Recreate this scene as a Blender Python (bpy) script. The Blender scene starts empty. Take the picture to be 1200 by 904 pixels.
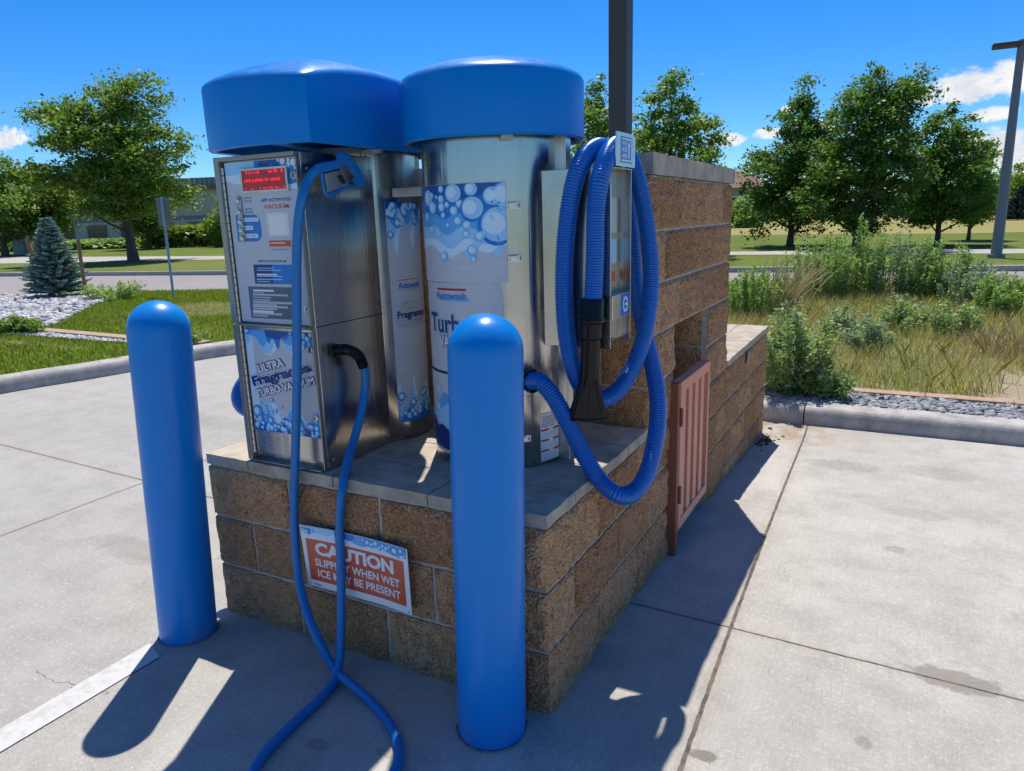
import bpy, bmesh, math, random
import numpy as np
from mathutils import Vector, Matrix, noise
random.seed(7); RNG = np.random.default_rng(7)
SC = bpy.context.scene
COL = SC.collection
PI = math.pi

# ------------------------------------------------------------------ camera, sky, sun, exposure
FPX = 839.85
CAM = np.array([0.8420, -1.7229, 1.4897])
RM = np.array([0.881104, 0.471954, -0.030236, 0.081976, -0.215386, -0.973082, -0.465763, 0.854908, -0.228466]).reshape(3, 3)      # rows: right, down, forward
cd = bpy.data.cameras.new('camera'); cam = bpy.data.objects.new('camera', cd); COL.objects.link(cam)
cd.sensor_width = 36; cd.lens = FPX / 1200 * 36; cd.clip_start = .05; cd.clip_end = 5000
rt, dn, fw = RM
cam.matrix_world = Matrix(((rt[0], -dn[0], -fw[0], CAM[0]), (rt[1], -dn[1], -fw[1], CAM[1]),
                           (rt[2], -dn[2], -fw[2], CAM[2]), (0, 0, 0, 1)))
SC.camera = cam
SUN_DIR = Vector((-.208, .425, 1.0)).normalized()      # towards the sun
SUN_EL = math.asin(SUN_DIR.z); SUN_AZ = math.atan2(SUN_DIR.x, SUN_DIR.y)
SKY_STRENGTH = .125
SUN_STRENGTH = 5.0
vs = SC.view_settings
vs.view_transform = 'Standard'; vs.look = 'None'; vs.gamma = 1; vs.use_curve_mapping = False
vs.exposure = 0.16
sl = bpy.data.lights.new('sun', 'SUN'); so = bpy.data.objects.new('sun', sl); COL.objects.link(so)
sl.energy = SUN_STRENGTH; sl.angle = math.radians(.5); sl.color = (1, .95, .87)
so.rotation_euler = (-SUN_DIR).to_track_quat('-Z', 'Y').to_euler()
so.location = (0, 0, 30)

def s2l(*c):
    o = []
    for x in c:
        x /= 255.
        o.append(x / 12.92 if x <= .04045 else ((x + .055) / 1.055) ** 2.4)
    return tuple(o)

class NT:
    """small node helper"""
    def __init__(s, tree): s.t = tree; s.n = tree.nodes; s.l = tree.links
    def new(s, ty, **kw):
        n = s.n.new(ty)
        for k, v in kw.items(): setattr(n, k, v)
        return n
    def put(s, sock, v):
        if isinstance(v, bpy.types.NodeSocket): s.l.new(v, sock)
        elif v is not None:
            if isinstance(v, (tuple, list)) and len(v) == 3 and sock.type == 'RGBA': v = (*v, 1)
            sock.default_value = v
    def m(s, op, a, b=None, c=None):
        n = s.new('ShaderNodeMath', operation=op)
        s.put(n.inputs[0], a); s.put(n.inputs[1], b)
        if c is not None: s.put(n.inputs[2], c)
        return n.outputs[0]
    def vm(s, op, a, b=None):
        n = s.new('ShaderNodeVectorMath', operation=op); s.put(n.inputs[0], a); s.put(n.inputs[1], b)
        return n.outputs['Value'] if op in ('DOT_PRODUCT', 'LENGTH', 'DISTANCE') else n.outputs[0]
    def mix(s, f, a, b, mode='MIX'):
        n = s.new('ShaderNodeMix', data_type='RGBA', blend_type=mode)
        s.put(n.inputs[0], f); s.put(n.inputs[6], a); s.put(n.inputs[7], b)
        return n.outputs[2]
    def ss(s, x, lo, hi, a=0., b=1.):
        n = s.new('ShaderNodeMapRange', interpolation_type='SMOOTHSTEP')
        s.put(n.inputs[0], x); n.inputs[1].default_value = lo; n.inputs[2].default_value = hi
        n.inputs[3].default_value = a; n.inputs[4].default_value = b
        return n.outputs[0]
    def noise(s, vec, scale, detail=4, rough=.55, dist=0.):
        n = s.new('ShaderNodeTexNoise'); s.put(n.inputs['Vector'], vec)
        n.inputs['Scale'].default_value = scale; n.inputs['Detail'].default_value = detail
        n.inputs['Roughness'].default_value = rough; n.inputs['Distortion'].default_value = dist
        return n.outputs[0]
    def voro(s, vec, scale, feature='F1', out='Distance', rnd=1.):
        n = s.new('ShaderNodeTexVoronoi', feature=feature); s.put(n.inputs['Vector'], vec)
        n.inputs['Scale'].default_value = scale; n.inputs['Randomness'].default_value = rnd
        return n.outputs[out]
    def xyz(s, vec):
        n = s.new('ShaderNodeSeparateXYZ'); s.put(n.inputs[0], vec); return n.outputs
    def mul(s, vec, v):
        return s.vm('MULTIPLY', vec, v)
    def pos(s): return s.new('ShaderNodeNewGeometry').outputs['Position']
    def island(s): return s.new('ShaderNodeNewGeometry').outputs['Random Per Island']
    def bump(s, h, strength=.5, dist=.01, nrm=None):
        n = s.new('ShaderNodeBump'); s.put(n.inputs['Height'], h)
        n.inputs['Strength'].default_value = strength; n.inputs['Distance'].default_value = dist
        if nrm is not None: s.put(n.inputs['Normal'], nrm)
        return n.outputs[0]

def mat(name, col=(.5, .5, .5), rough=.6, metal=0., spec=.5, fn=None, coat=0.):
    m = bpy.data.materials.new(name); m.use_nodes = True
    t = NT(m.node_tree); b = t.n['Principled BSDF']
    b.inputs['Base Color'].default_value = (*col, 1); b.inputs['Roughness'].default_value = rough
    b.inputs['Metallic'].default_value = metal; b.inputs['Specular IOR Level'].default_value = spec
    b.inputs['Coat Weight'].default_value = coat; b.inputs['Coat Roughness'].default_value = .08
    if fn: fn(t, b)
    return m

# --- world
W = bpy.data.worlds.new('World'); SC.world = W; W.use_nodes = True
t = NT(W.node_tree); bg = t.n['Background']
sky = t.new('ShaderNodeTexSky', sky_type='NISHITA'); sky.sun_disc = False
sky.sun_elevation = SUN_EL; sky.sun_rotation = SUN_AZ
sky.altitude = 1600; sky.air_density = 1.0; sky.dust_density = .1; sky.ozone_density = 2.5
dirv = t.new('ShaderNodeTexCoord').outputs['Generated']
dx, dy, dz = t.xyz(dirv)
hs = t.new('ShaderNodeHueSaturation'); hs.inputs['Saturation'].default_value = 1.38; hs.inputs['Value'].default_value = 1.0
t.put(hs.inputs['Color'], sky.outputs[0])
skyc = t.mix(1.0, hs.outputs[0], t.mix(t.ss(dz, -.02, .26), (.60, .81, .98), (.50, .83, 1.08)), 'MULTIPLY')
dyc = t.m('MAXIMUM', dy, .05)
cu = t.m('DIVIDE', dx, dyc); cw = t.m('DIVIDE', dz, dyc)
field = None
for (u0, w0, a, b) in [
        (.052, .127, .056, .022), (.095, .133, .036, .026), (.005, .119, .022, .012), (.082, .064, .040, .020), (.115, .045, .050, .030), (.045, .050, .030, .012), (-.215, .090, .030, .010), (-.165, .094, .022, .008),
        (-.03, .103, .028, .016), (.145, .06, .04, .04), (-1.90, .215, .15, .030), (-.055, .082, .018, .008), (.075, .095, .030, .010),
        (-.14, .12, .012, .006), (-.10, .098, .02, .008), (.40, .20, .10, .05)]:
    d1 = t.m('DIVIDE', t.m('SUBTRACT', cu, u0), a); d2 = t.m('DIVIDE', t.m('SUBTRACT', cw, w0), b)
    v = t.m('SUBTRACT', 1.0, t.m('ADD', t.m('MULTIPLY', d1, d1), t.m('MULTIPLY', d2, d2)))
    field = v if field is None else t.m('MAXIMUM', field, v)
cmb = t.new('ShaderNodeCombineXYZ'); t.put(cmb.inputs[0], cu); t.put(cmb.inputs[1], t.m('MULTIPLY', cw, 1.8))
nz = t.noise(cmb.outputs[0], 42, 6, .6)
nz2 = t.noise(cmb.outputs[0], 14, 4, .6)
cl = t.ss(t.m('ADD', field, t.m('MULTIPLY', t.m('SUBTRACT', nz, .5), 2.2)), .1, .8)
clcol = t.mix(t.ss(nz2, .35, .65), (5.2, 5.5, 6.0), (7.0, 7.0, 7.0))
# unseen white cloud added overhead, out of view, to neutralise and brighten ambient light
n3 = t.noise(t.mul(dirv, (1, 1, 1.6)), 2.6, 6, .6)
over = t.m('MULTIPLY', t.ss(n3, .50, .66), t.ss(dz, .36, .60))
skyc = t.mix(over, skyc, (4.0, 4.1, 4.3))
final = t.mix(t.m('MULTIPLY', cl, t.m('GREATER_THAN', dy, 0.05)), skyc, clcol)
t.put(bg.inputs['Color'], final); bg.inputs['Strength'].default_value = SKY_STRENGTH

# ------------------------------------------------------------------ pixel -> world helpers (photo pixels, real places)
def ray(u, v): return RM.T @ np.array([(u - 600) / FPX, (v - 452) / FPX, 1.])
def gz(u, v, z=0.): d = ray(u, v); return CAM + d * ((z - CAM[2]) / d[2])
def gy(u, v, y): d = ray(u, v); return CAM + d * ((y - CAM[1]) / d[1])
def gx(u, v, x): d = ray(u, v); return CAM + d * ((x - CAM[0]) / d[0])
def at_depth(u, v, dep): return CAM + ray(u, v) * dep

# ------------------------------------------------------------------ object helpers
ORG = {}
def tag(o, label=None, cat=None, group=None, kind=None):
    if label: o['label'] = label
    if cat: o['category'] = cat
    if group: o['group'] = group
    if kind: o['kind'] = kind
    return o
def thing(name, label, cat, loc=(0, 0, 0), group=None):
    o = bpy.data.objects.new(name, None); COL.objects.link(o); o.location = loc
    o.empty_display_size = .1
    ORG[o.name] = Vector(loc)
    return tag(o, label, cat, group)
def link(name, me, mats, parent=None, smooth=False, bevel=0, seg=2):
    for m in (mats if isinstance(mats, (list, tuple)) else [mats]): me.materials.append(m)
    o = bpy.data.objects.new(name, me); COL.objects.link(o)
    if parent is not None:
        og = ORG.get(parent.name, Vector((0, 0, 0)))
        me.transform(Matrix.Translation(-og)); o.parent = parent
        ORG[o.name] = og
    else: ORG[o.name] = Vector((0, 0, 0))
    if smooth:
        me.polygons.foreach_set('use_smooth', np.ones(len(me.polygons), dtype=bool))
        if smooth is not True: me.set_sharp_from_angle(angle=math.radians(smooth))
    if bevel:
        b = o.modifiers.new('bevel', 'BEVEL'); b.width = bevel; b.segments = seg; b.limit_method = 'ANGLE'; b.angle_limit = math.radians(40)
    return o
def np_mesh(name, v, f, mi=None):
    """v Nx3, f MxK arrays"""
    v = np.asarray(v, dtype=np.float32); f = np.asarray(f, dtype=np.int32)
    me = bpy.data.meshes.new(name); k = f.shape[1]
    me.vertices.add(len(v)); me.vertices.foreach_set('co', v.ravel())
    me.loops.add(f.size); me.loops.foreach_set('vertex_index', f.ravel())
    me.polygons.add(len(f)); me.polygons.foreach_set('loop_start', np.arange(0, f.size, k, dtype=np.int32))
    me.polygons.foreach_set('loop_total', np.full(len(f), k, dtype=np.int32))
    if mi is not None: me.polygons.foreach_set('material_index', np.asarray(mi, dtype=np.int32))
    me.update(calc_edges=True)
    return me
def catmull(pts, n=8):
    P = [np.asarray(p, float) for p in pts]; P = [2 * P[0] - P[1]] + P + [2 * P[-1] - P[-2]]
    out = []
    for i in range(1, len(P) - 2):
        for k in range(n):
            s = k / n; a, b, c, d = P[i - 1:i + 3]
            out.append(.5 * (2 * b + (c - a) * s + (2 * a - 5 * b + 4 * c - d) * s * s + (3 * b - a - 3 * c + d) * s ** 3))
    out.append(P[-2]); return out
def resample(pts, step):
    P = np.array(pts); d = np.r_[0, np.cumsum(np.linalg.norm(np.diff(P, axis=0), axis=1))]
    n = max(2, int(d[-1] / step)); s = np.linspace(0, d[-1], n)
    return np.array([np.interp(s, d, P[:, i]) for i in range(3)]).T

class MB:
    def __init__(s): s.v = []; s.f = []; s.mi = []
    def add(s, v, f, m=0):
        o = len(s.v); s.v += [tuple(map(float, p)) for p in v]
        s.f += [tuple(i + o for i in q) for q in f]; s.mi += [m] * len(f); return s
    def box(s, x0, x1, y0, y1, z0, z1, m=0):
        v = [(x0, y0, z0), (x1, y0, z0), (x1, y1, z0), (x0, y1, z0), (x0, y0, z1), (x1, y0, z1), (x1, y1, z1), (x0, y1, z1)]
        return s.add(v, [(0, 3, 2, 1), (4, 5, 6, 7), (0, 1, 5, 4), (1, 2, 6, 5), (2, 3, 7, 6), (3, 0, 4, 7)], m)
    def obox(s, c, ax, ay, az, m=0):
        """oriented box: centre and three half-axis vectors"""
        c, ax, ay, az = (np.asarray(q, float) for q in (c, ax, ay, az))
        v = [c + i * ax + j * ay + k * az for k in (-1, 1) for j, i in ((-1, -1), (-1, 1), (1, 1), (1, -1))]
        return s.add(v, [(0, 3, 2, 1), (4, 5, 6, 7), (0, 1, 5, 4), (1, 2, 6, 5), (2, 3, 7, 6), (3, 0, 4, 7)], m)
    def prism(s, poly, z0, z1, m=0):
        n = len(poly); v = [(x, y, z0) for x, y in poly] + [(x, y, z1) for x, y in poly]
        return s.add(v, [tuple(range(n - 1, -1, -1)), tuple(range(n, 2 * n))] + [(i, (i + 1) % n, n + (i + 1) % n, n + i) for i in range(n)], m)
    def tube(s, pts, r, n=12, cap=True, m=0):
        P = [np.asarray(p, float) for p in pts]; K = len(P)
        rr = r if hasattr(r, '__len__') else [r] * K
        T = [P[min(i + 1, K - 1)] - P[max(i - 1, 0)] for i in range(K)]
        T = [q / (np.linalg.norm(q) + 1e-12) for q in T]
        u = np.cross(T[0], [0, 0, 1.]);
        if np.linalg.norm(u) < 1e-3: u = np.array([1., 0, 0])
        u /= np.linalg.norm(u); v = []
        for i in range(K):
            u = u - T[i] * np.dot(u, T[i]); u /= np.linalg.norm(u); w = np.cross(T[i], u)
            for k in range(n):
                a = 2 * PI * k / n; v.append(P[i] + rr[i] * (math.cos(a) * u + math.sin(a) * w))
        f = [(i * n + k, i * n + (k + 1) % n, (i + 1) * n + (k + 1) % n, (i + 1) * n + k) for i in range(K - 1) for k in range(n)]
        if cap: f += [tuple(range(n - 1, -1, -1)), tuple((K - 1) * n + k for k in range(n))]
        return s.add(v, f, m)
    def lathe(s, prof, c=(0, 0), n=48, m=0, a0=0., a1=2 * PI):
        full = abs(a1 - a0 - 2 * PI) < 1e-6; k = n if full else n + 1; v = []
        for r, z in prof:
            for i in range(k):
                a = a0 + (a1 - a0) * i / n; v.append((c[0] + r * math.cos(a), c[1] + r * math.sin(a), z))
        f = []
        for j in range(len(prof) - 1):
            for i in range(n):
                i2 = (i + 1) % k; f.append((j * k + i, j * k + i2, (j + 1) * k + i2, (j + 1) * k + i))
        if full:
            if prof[0][0] > 1e-6: f.append(tuple(range(k - 1, -1, -1)))
            if prof[-1][0] > 1e-6: f.append(tuple((len(prof) - 1) * k + i for i in range(k)))
        return s.add(v, f, m)
    def build(s, name, mats, parent=None, **kw):
        me = bpy.data.meshes.new(name); me.from_pydata(s.v, [], s.f)
        me.polygons.foreach_set('material_index', np.array(s.mi, dtype=np.int32)); me.update()
        return link(name, me, mats, parent, **kw)

def text_geo(body, size, bold=0., shear=0., align='LEFT', space=1.):
    cu_ = bpy.data.curves.new('txt', 'FONT'); cu_.body = body; cu_.size = size; cu_.offset = bold * size
    cu_.shear = shear; cu_.align_x = align; cu_.resolution_u = 3; cu_.space_character = space
    o = bpy.data.objects.new('txt', cu_); COL.objects.link(o)
    dg = bpy.context.evaluated_depsgraph_get(); ev = o.evaluated_get(dg); me = ev.to_mesh()
    v = np.array([q.co[:2] for q in me.vertices]); f = [tuple(p.vertices) for p in me.polygons]
    ev.to_mesh_clear(); bpy.data.objects.remove(o); bpy.data.curves.remove(cu_)
    return v, f

class Art:
    """flat printed artwork laid on a surface: mp(s, t, off) -> xyz; several materials"""
    def __init__(s, mp): s.b = MB(); s.mp = mp
    def grid(s, s0, s1, t0, t1, off, m, n=1):
        v = []; f = []
        for i in range(n + 1):
            q = s0 + (s1 - s0) * i / n; v += [s.mp(q, t0, off), s.mp(q, t1, off)]
        for i in range(n): f.append((2 * i, 2 * i + 2, 2 * i + 3, 2 * i + 1))
        s.b.add(v, f, m)
    def strip(s, ss, lo, hi, off, m):
        v = []; f = []
        for q, a, b in zip(ss, lo, hi): v += [s.mp(q, a, off), s.mp(q, b, off)]
        for i in range(len(ss) - 1): f.append((2 * i, 2 * i + 2, 2 * i + 3, 2 * i + 1))
        s.b.add(v, f, m)
    def disc(s, cs, ct, r, off, m, n=18, sy=1., clip=None):
        v = []
        for i in range(n):
            a = 2 * PI * i / n; p = [cs + r * math.cos(a), ct + r * sy * math.sin(a)]
            if clip: p[0] = min(max(p[0], clip[0]), clip[1]); p[1] = min(max(p[1], clip[2]), clip[3])
            v.append(s.mp(p[0], p[1], off))
        s.b.add(v, [tuple(range(n))], m)
    def bubble(s, cs, ct, r, off, ms, clip=None, sy=1.):
        dark, mid, light = ms
        s.disc(cs, ct, r, off, dark, clip=clip, sy=sy); s.disc(cs + r * .06, ct + r * .06, r * .86, off + .0003, mid, clip=clip, sy=sy)
        s.disc(cs - r * .15, ct + r * .12, r * .55, off + .0006, light, clip=clip, sy=sy)
    def poly(s, pts, off, m): s.b.add([s.mp(a, b, off) for a, b in pts], [tuple(range(len(pts)))], m)
    def text(s, body, cs, ct, size, off, m, bold=0., shear=0., align='LEFT', rot=0., sx=1., space=1.):
        v, f = text_geo(body, size, bold, shear, align, space)
        c_, s_ = math.cos(rot), math.sin(rot)
        s.b.add([s.mp(cs + (x * sx) * c_ - y * s_, ct + (x * sx) * s_ + y * c_, off) for x, y in v], f, m)
    def build(s, name, mats, parent): return s.b.build(name, mats, parent)

# ------------------------------------------------------------------ materials
def f_concrete(t, b):
    p = t.pos(); x, y, z = t.xyz(p)
    big = t.noise(p, .55, 5, .6); mid = t.noise(p, 5, 5, .62); fine = t.noise(p, 90, 3, .6)
    strk = t.noise(t.mul(p, (3.0, 40., 1.)), 1.0, 3, .6)
    lft = t.ss(x, -2.2, -.6, 1, 0)                                  # the older pour, west of the island
    col = t.mix(t.ss(big, .3, .7), s2l(172, 168, 158), s2l(194, 190, 181))
    col = t.mix(t.m('MULTIPLY', lft, .6), col, s2l(160, 157, 150))
    col = t.mix(t.ss(mid, .38, .68, 0, .40), col, s2l(140, 136, 128))
    brm = t.noise(t.mul(p, (210., 5., 1.)), 1.0, 2, .6); col = t.mix(t.ss(brm, .42, .66, 0, .16), col, s2l(126, 122, 116))
    grime = t.ss(t.noise(p, 1.3, 6, .72), .52, .74, 0, .45); col = t.mix(grime, col, s2l(138, 133, 124))
    col = t.mix(t.ss(strk, .5, .8, 0, .10), col, s2l(214, 208, 199))
    gr = t.noise(p, 190, 2, .7); gr2 = t.noise(p, 60, 4, .7)
    col = t.mix(t.ss(gr, .36, .64, .0, .34), col, s2l(128, 121, 112)); col = t.mix(t.ss(gr2, .5, .72, 0, .30), col, s2l(224, 218, 208))
    # exposed sand and pits
    sp = t.voro(p, 150); pit = t.m('MULTIPLY', t.ss(sp, .08, .24, 1, 0), t.ss(t.noise(p, 3.1, 3, .6), .4, .66))
    col = t.mix(t.m('MULTIPLY', pit, .75), col, s2l(92, 84, 76))
    sp2 = t.voro(t.vm('ADD', p, (3.3, 1.7, 0)), 55); d2 = t.ss(sp2, .03, .11, 1, 0)
    col = t.mix(t.m('MULTIPLY', t.m('MULTIPLY', d2, t.ss(t.noise(p, 2.3, 2, .5), .52, .7)), .8), col, s2l(78, 70, 62))
    # rust-brown washed dirt along the kerb end and the joint
    dirt = t.m('MULTIPLY', t.m('MULTIPLY', t.ss(y, 3.3, 3.9), t.ss(x, -.6, -.1)), t.m('MULTIPLY', t.ss(x, .9, .1), t.ss(t.noise(p, 7, 4, .6), .35, .6)))
    col = t.mix(t.m('MULTIPLY', dirt, .75), col, s2l(150, 118, 84))
    # oil / water stains
    st = None
    for (cx, cy, a, bb, k) in STAINS:
        e = t.m('SQRT', t.m('ADD', t.m('POWER', t.m('DIVIDE', t.m('SUBTRACT', x, cx), a), 2), t.m('POWER', t.m('DIVIDE', t.m('SUBTRACT', y, cy), bb), 2)))
        e = t.m('MULTIPLY', t.ss(t.m('ADD', e, t.m('MULTIPLY', t.m('SUBTRACT', t.noise(p, 16, 4, .65), .5), 1.5)), .62, 1.05, 1, 0), k)
        st = e if st is None else t.m('MAXIMUM', st, e)
    col = t.mix(st, col, s2l(96, 88, 78))
    # cracks
    wob = t.m('MULTIPLY', t.m('SUBTRACT', t.noise(p, 3.0, 5, .6), .5), .5)
    for (x0, y0, x1, y1) in CRACKS:
        L = math.hypot(x1 - x0, y1 - y0); ux, uy = (x1 - x0) / L, (y1 - y0) / L
        a = t.m('ADD', t.m('MULTIPLY', t.m('SUBTRACT', x, x0), ux), t.m('MULTIPLY', t.m('SUBTRACT', y, y0), uy))
        d = t.m('ABSOLUTE', t.m('ADD', t.m('ADD', t.m('MULTIPLY', t.m('SUBTRACT', x, x0), -uy), t.m('MULTIPLY', t.m('SUBTRACT', y, y0), ux)), wob))
        k = t.m('MULTIPLY', t.ss(d, .001, .0045, 1, 0), t.m('MULTIPLY', t.m('GREATER_THAN', a, 0), t.m('LESS_THAN', a, L)))
        col = t.mix(t.m('MULTIPLY', k, .8), col, s2l(70, 63, 56))
    # sawn joints
    jm = None
    nj = t.noise(p, 14, 4, .7); wj = t.m('MULTIPLY', t.m('SUBTRACT', t.noise(p, 22, 4, .7), .5), .011)
    for (nx, ny, c, w) in JOINTS:
        d = t.m('ABSOLUTE', t.m('ADD', t.m('SUBTRACT', t.m('ADD', t.m('MULTIPLY', x, nx), t.m('MULTIPLY', y, ny)), c), wj))
        k = t.ss(d, w * .5, w, 1, 0)
        k2 = t.ss(d, w, w * 7, .30, 0)
        jm = k if jm is None else t.m('MAXIMUM', jm, k)
        col = t.mix(t.m('MULTIPLY', k2, t.ss(nj, .35, .6)), col, s2l(140, 124, 104))
    col = t.mix(t.m('MULTIPLY', jm, .9), col, t.mix(t.ss(nj, .4, .6), s2l(52, 46, 40), s2l(104, 90, 72)))
    t.put(b.inputs['Base Color'], col); b.inputs['Roughness'].default_value = .85
    h = t.m('SUBTRACT', t.m('ADD', t.m('MULTIPLY', fine, .35), t.m('MULTIPLY', mid, .5)), t.m('ADD', t.m('MULTIPLY', pit, .6), t.m('MULTIPLY', jm, 3.)))
    t.put(b.inputs['Normal'], t.bump(h, .55, .004))
JOINTS = [(1, .030, .418, .008), (.03, 1, .73, .006), (1, .03, -3.06, .006), (.03, 1, 4.4, .006), (1, .03, 4.1, .007), (.03, 1, -2.95, .006)]
STAINS = [(1.10, .72, .15, .075, .55), (1.35, .76, .06, .04, .4), (.46, .03, .05, .025, .7), (.86, .28, .03, .03, .4), (.98, .18, .05, .035, .4),
          (1.0, 2.3, .16, .10, .22), (.92, 1.75, .05, .05, .3), (.62, 3.1, .25, .15, .25), (.02, .35, .16, .10, .2), (-.55, -.42, .05, .03, .35), (-.35, -.36, .04, .02, .3),
          (-2.2, .2, .4, .12, .25), (-3.9, 1.9, .6, .2, .2), (1.15, 3.2, .3, .16, .2)]
CRACKS = [(-1.7, -.6, -1.35, -.55), (-2.0, .15, -1.5, .55), (-5.2, .2, -4.6, .75)]
M = {}
M['concrete'] = mat('concrete', fn=f_concrete)
def f_kerb(t, b):
    p = t.pos(); n = t.noise(p, 6, 5, .65); n2 = t.noise(p, 60, 3, .6); sp = t.ss(t.voro(p, 120), .05, .2, 1, 0)
    c = t.mix(t.ss(n, .3, .7), s2l(150, 147, 142), s2l(186, 182, 174)); c = t.mix(t.m('MULTIPLY', sp, .5), c, s2l(90, 86, 82))
    st = t.ss(t.noise(t.mul(p, (1, 1, .2)), 2.2, 5, .7), .52, .72); c = t.mix(t.m('MULTIPLY', st, .5), c, s2l(104, 102, 100))
    t.put(b.inputs['Base Color'], c); b.inputs['Roughness'].default_value = .9
    t.put(b.inputs['Normal'], t.bump(t.m('ADD', n2, n), .5, .006))
M['kerb'] = mat('kerb', fn=f_kerb)
def f_block(t, b):
    p = t.pos(); isl = t.island()
    n = t.noise(p, 26, 6, .72); g = t.voro(p, 170, out='Color'); gs = t.xyz(g)[0]; gd = t.voro(p, 120)
    c = t.mix(isl, s2l(186, 134, 92), s2l(222, 174, 128))
    c = t.mix(t.ss(n, .40, .72, 0, .75), c, s2l(158, 110, 76))
    c = t.mix(t.m('MULTIPLY', t.ss(gs, .78, .95), .45), c, s2l(232, 206, 168))
    c = t.mix(t.m('MULTIPLY', t.ss(gs, .02, .2, 1, 0), .55), c, s2l(92, 70, 54))
    low = t.ss(t.noise(p, 2.5, 4, .6), .45, .75, 0, .35)
    c = t.mix(low, c, s2l(184, 150, 118))
    # lime bloom at the damp west end of the base
    x, y, z = t.xyz(p)
    ef = t.m('MULTIPLY', t.m('MULTIPLY', t.ss(x, -1.0, -1.4), t.ss(y, .3, 0.)), t.ss(t.noise(p, 11, 4, .6), .4, .7))
    c = t.mix(t.m('MULTIPLY', ef, .45), c, s2l(168, 158, 150))
    t.put(b.inputs['Base Color'], c); b.inputs['Roughness'].default_value = .95; b.inputs['Specular IOR Level'].default_value = .2
    t.put(b.inputs['Normal'], t.bump(t.m('ADD', t.m('MULTIPLY', n, 1.0), t.m('MULTIPLY', t.m('SUBTRACT', 1, gd), .6)), 1., .018))
M['block'] = mat('split_face_block', fn=f_block)
def f_mortar(t, b):
    p = t.pos(); n = t.noise(p, 30, 5, .65); n2 = t.noise(p, 5, 3, .6)
    c = t.mix(t.ss(n, .3, .7), s2l(164, 158, 150), s2l(192, 187, 180)); c = t.mix(t.ss(n2, .5, .75, 0, .4), c, s2l(214, 211, 206))
    t.put(b.inputs['Base Color'], c); b.inputs['Roughness'].default_value = .95
    t.put(b.inputs['Normal'], t.bump(n, .6, .006))
M['mortar'] = mat('mortar', fn=f_mortar)
def f_cap(t, b):
    p = t.pos(); n = t.noise(p, 9, 6, .68); f = t.noise(p, 110, 3, .6); pit = t.ss(t.voro(p, 130), .06, .22, 1, 0)
    c = t.mix(t.ss(n, .3, .7), s2l(156, 143, 126), s2l(190, 178, 160)); c = t.mix(t.m('MULTIPLY', pit, .45), c, s2l(88, 80, 72))
    c = t.mix(t.ss(t.noise(p, 2.1, 4, .6), .5, .75, 0, .4), c, s2l(126, 119, 110))
    t.put(b.inputs['Base Color'], c); b.inputs['Roughness'].default_value = .9
    t.put(b.inputs['Normal'], t.bump(t.m('ADD', f, t.m('MULTIPLY', n, 1.4)), .6, .006))
M['cap'] = mat('precast_cap', fn=f_cap)
def mk_steel(name, col, r0, r1, along=(1, 1, .02)):
    def fn(t, b):
        p = t.pos(); br = t.noise(t.mul(p, along), 260, 3, .6); sm = t.noise(p, 4.5, 4, .6)
        big = t.noise(t.mul(p, (1.0, 1.0, .03)), 10, 4, .6)
        c = t.mix(t.ss(br, .3, .7), tuple(q * .965 for q in col), col)
        c = t.mix(t.ss(sm, .5, .8, 0, .20), c, tuple(q * k for q, k in zip(col, (.74, .71, .66))))
        drip = t.m('MULTIPLY', t.ss(t.noise(t.mul(p, (9, 9, .6)), 2.4, 3, .6), .60, .78), .12)
        c = t.mix(drip, c, tuple(q * .55 for q in col))
        t.put(b.inputs['Base Color'], c)
        t.put(b.inputs['Roughness'], t.m('ADD', t.ss(br, .3, .7, r0, r1), t.ss(sm, .45, .75, 0, .10)))
        t.put(b.inputs['Normal'], t.bump(t.m('ADD', t.m('MULTIPLY', br, .02), t.m('MULTIPLY', big, 2.0)), .30, .006))
    return mat(name, col, .3, 1., fn=fn)
M['steel'] = mk_steel('brushed_steel', (.52, .505, .48), .19, .26)
M['steel_h'] = mk_steel('brushed_steel_sheet', (.56, .545, .525), .24, .32, (.02, 1, 1))
M['frame'] = mk_steel('frame_steel', (.40, .37, .335), .42, .50)
M['steel_b'] = mk_steel('bright_steel', (.66, .65, .63), .30, .38)
def f_blue(t, b):
    p = t.pos(); n = t.noise(p, 300, 2, .5); d = t.noise(p, 3.2, 5, .65)
    c = t.mix(t.ss(d, .45, .8, 0, .22), (.000, .205, .62), (.002, .24, .66))
    x, y, z = t.xyz(p); nrm = t.xyz(t.new('ShaderNodeNewGeometry').outputs['Normal'])[2]
    stk = t.m('MULTIPLY', t.ss(t.noise(t.mul(p, (14, 14, .7)), 2.0, 4, .65), .54, .74), .16); c = t.mix(stk, c, (.03, .26, .60))
    dust = t.m('MULTIPLY', t.ss(nrm, .35, .9), t.ss(t.noise(p, 22, 5, .65), .42, .68)); c = t.mix(t.m('MULTIPLY', dust, .22), c, (.30, .38, .48))
    t.put(b.inputs['Base Color'], c); t.put(b.inputs['Roughness'], t.ss(d, .3, .7, .27, .46))
    t.put(b.inputs['Normal'], t.bump(t.m('ADD', t.m('MULTIPLY', n, .5), d), .05, .004))
M['blue'] = mat('blue_plastic', (.0, .11, .52), .3, spec=.3, fn=f_blue)
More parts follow.
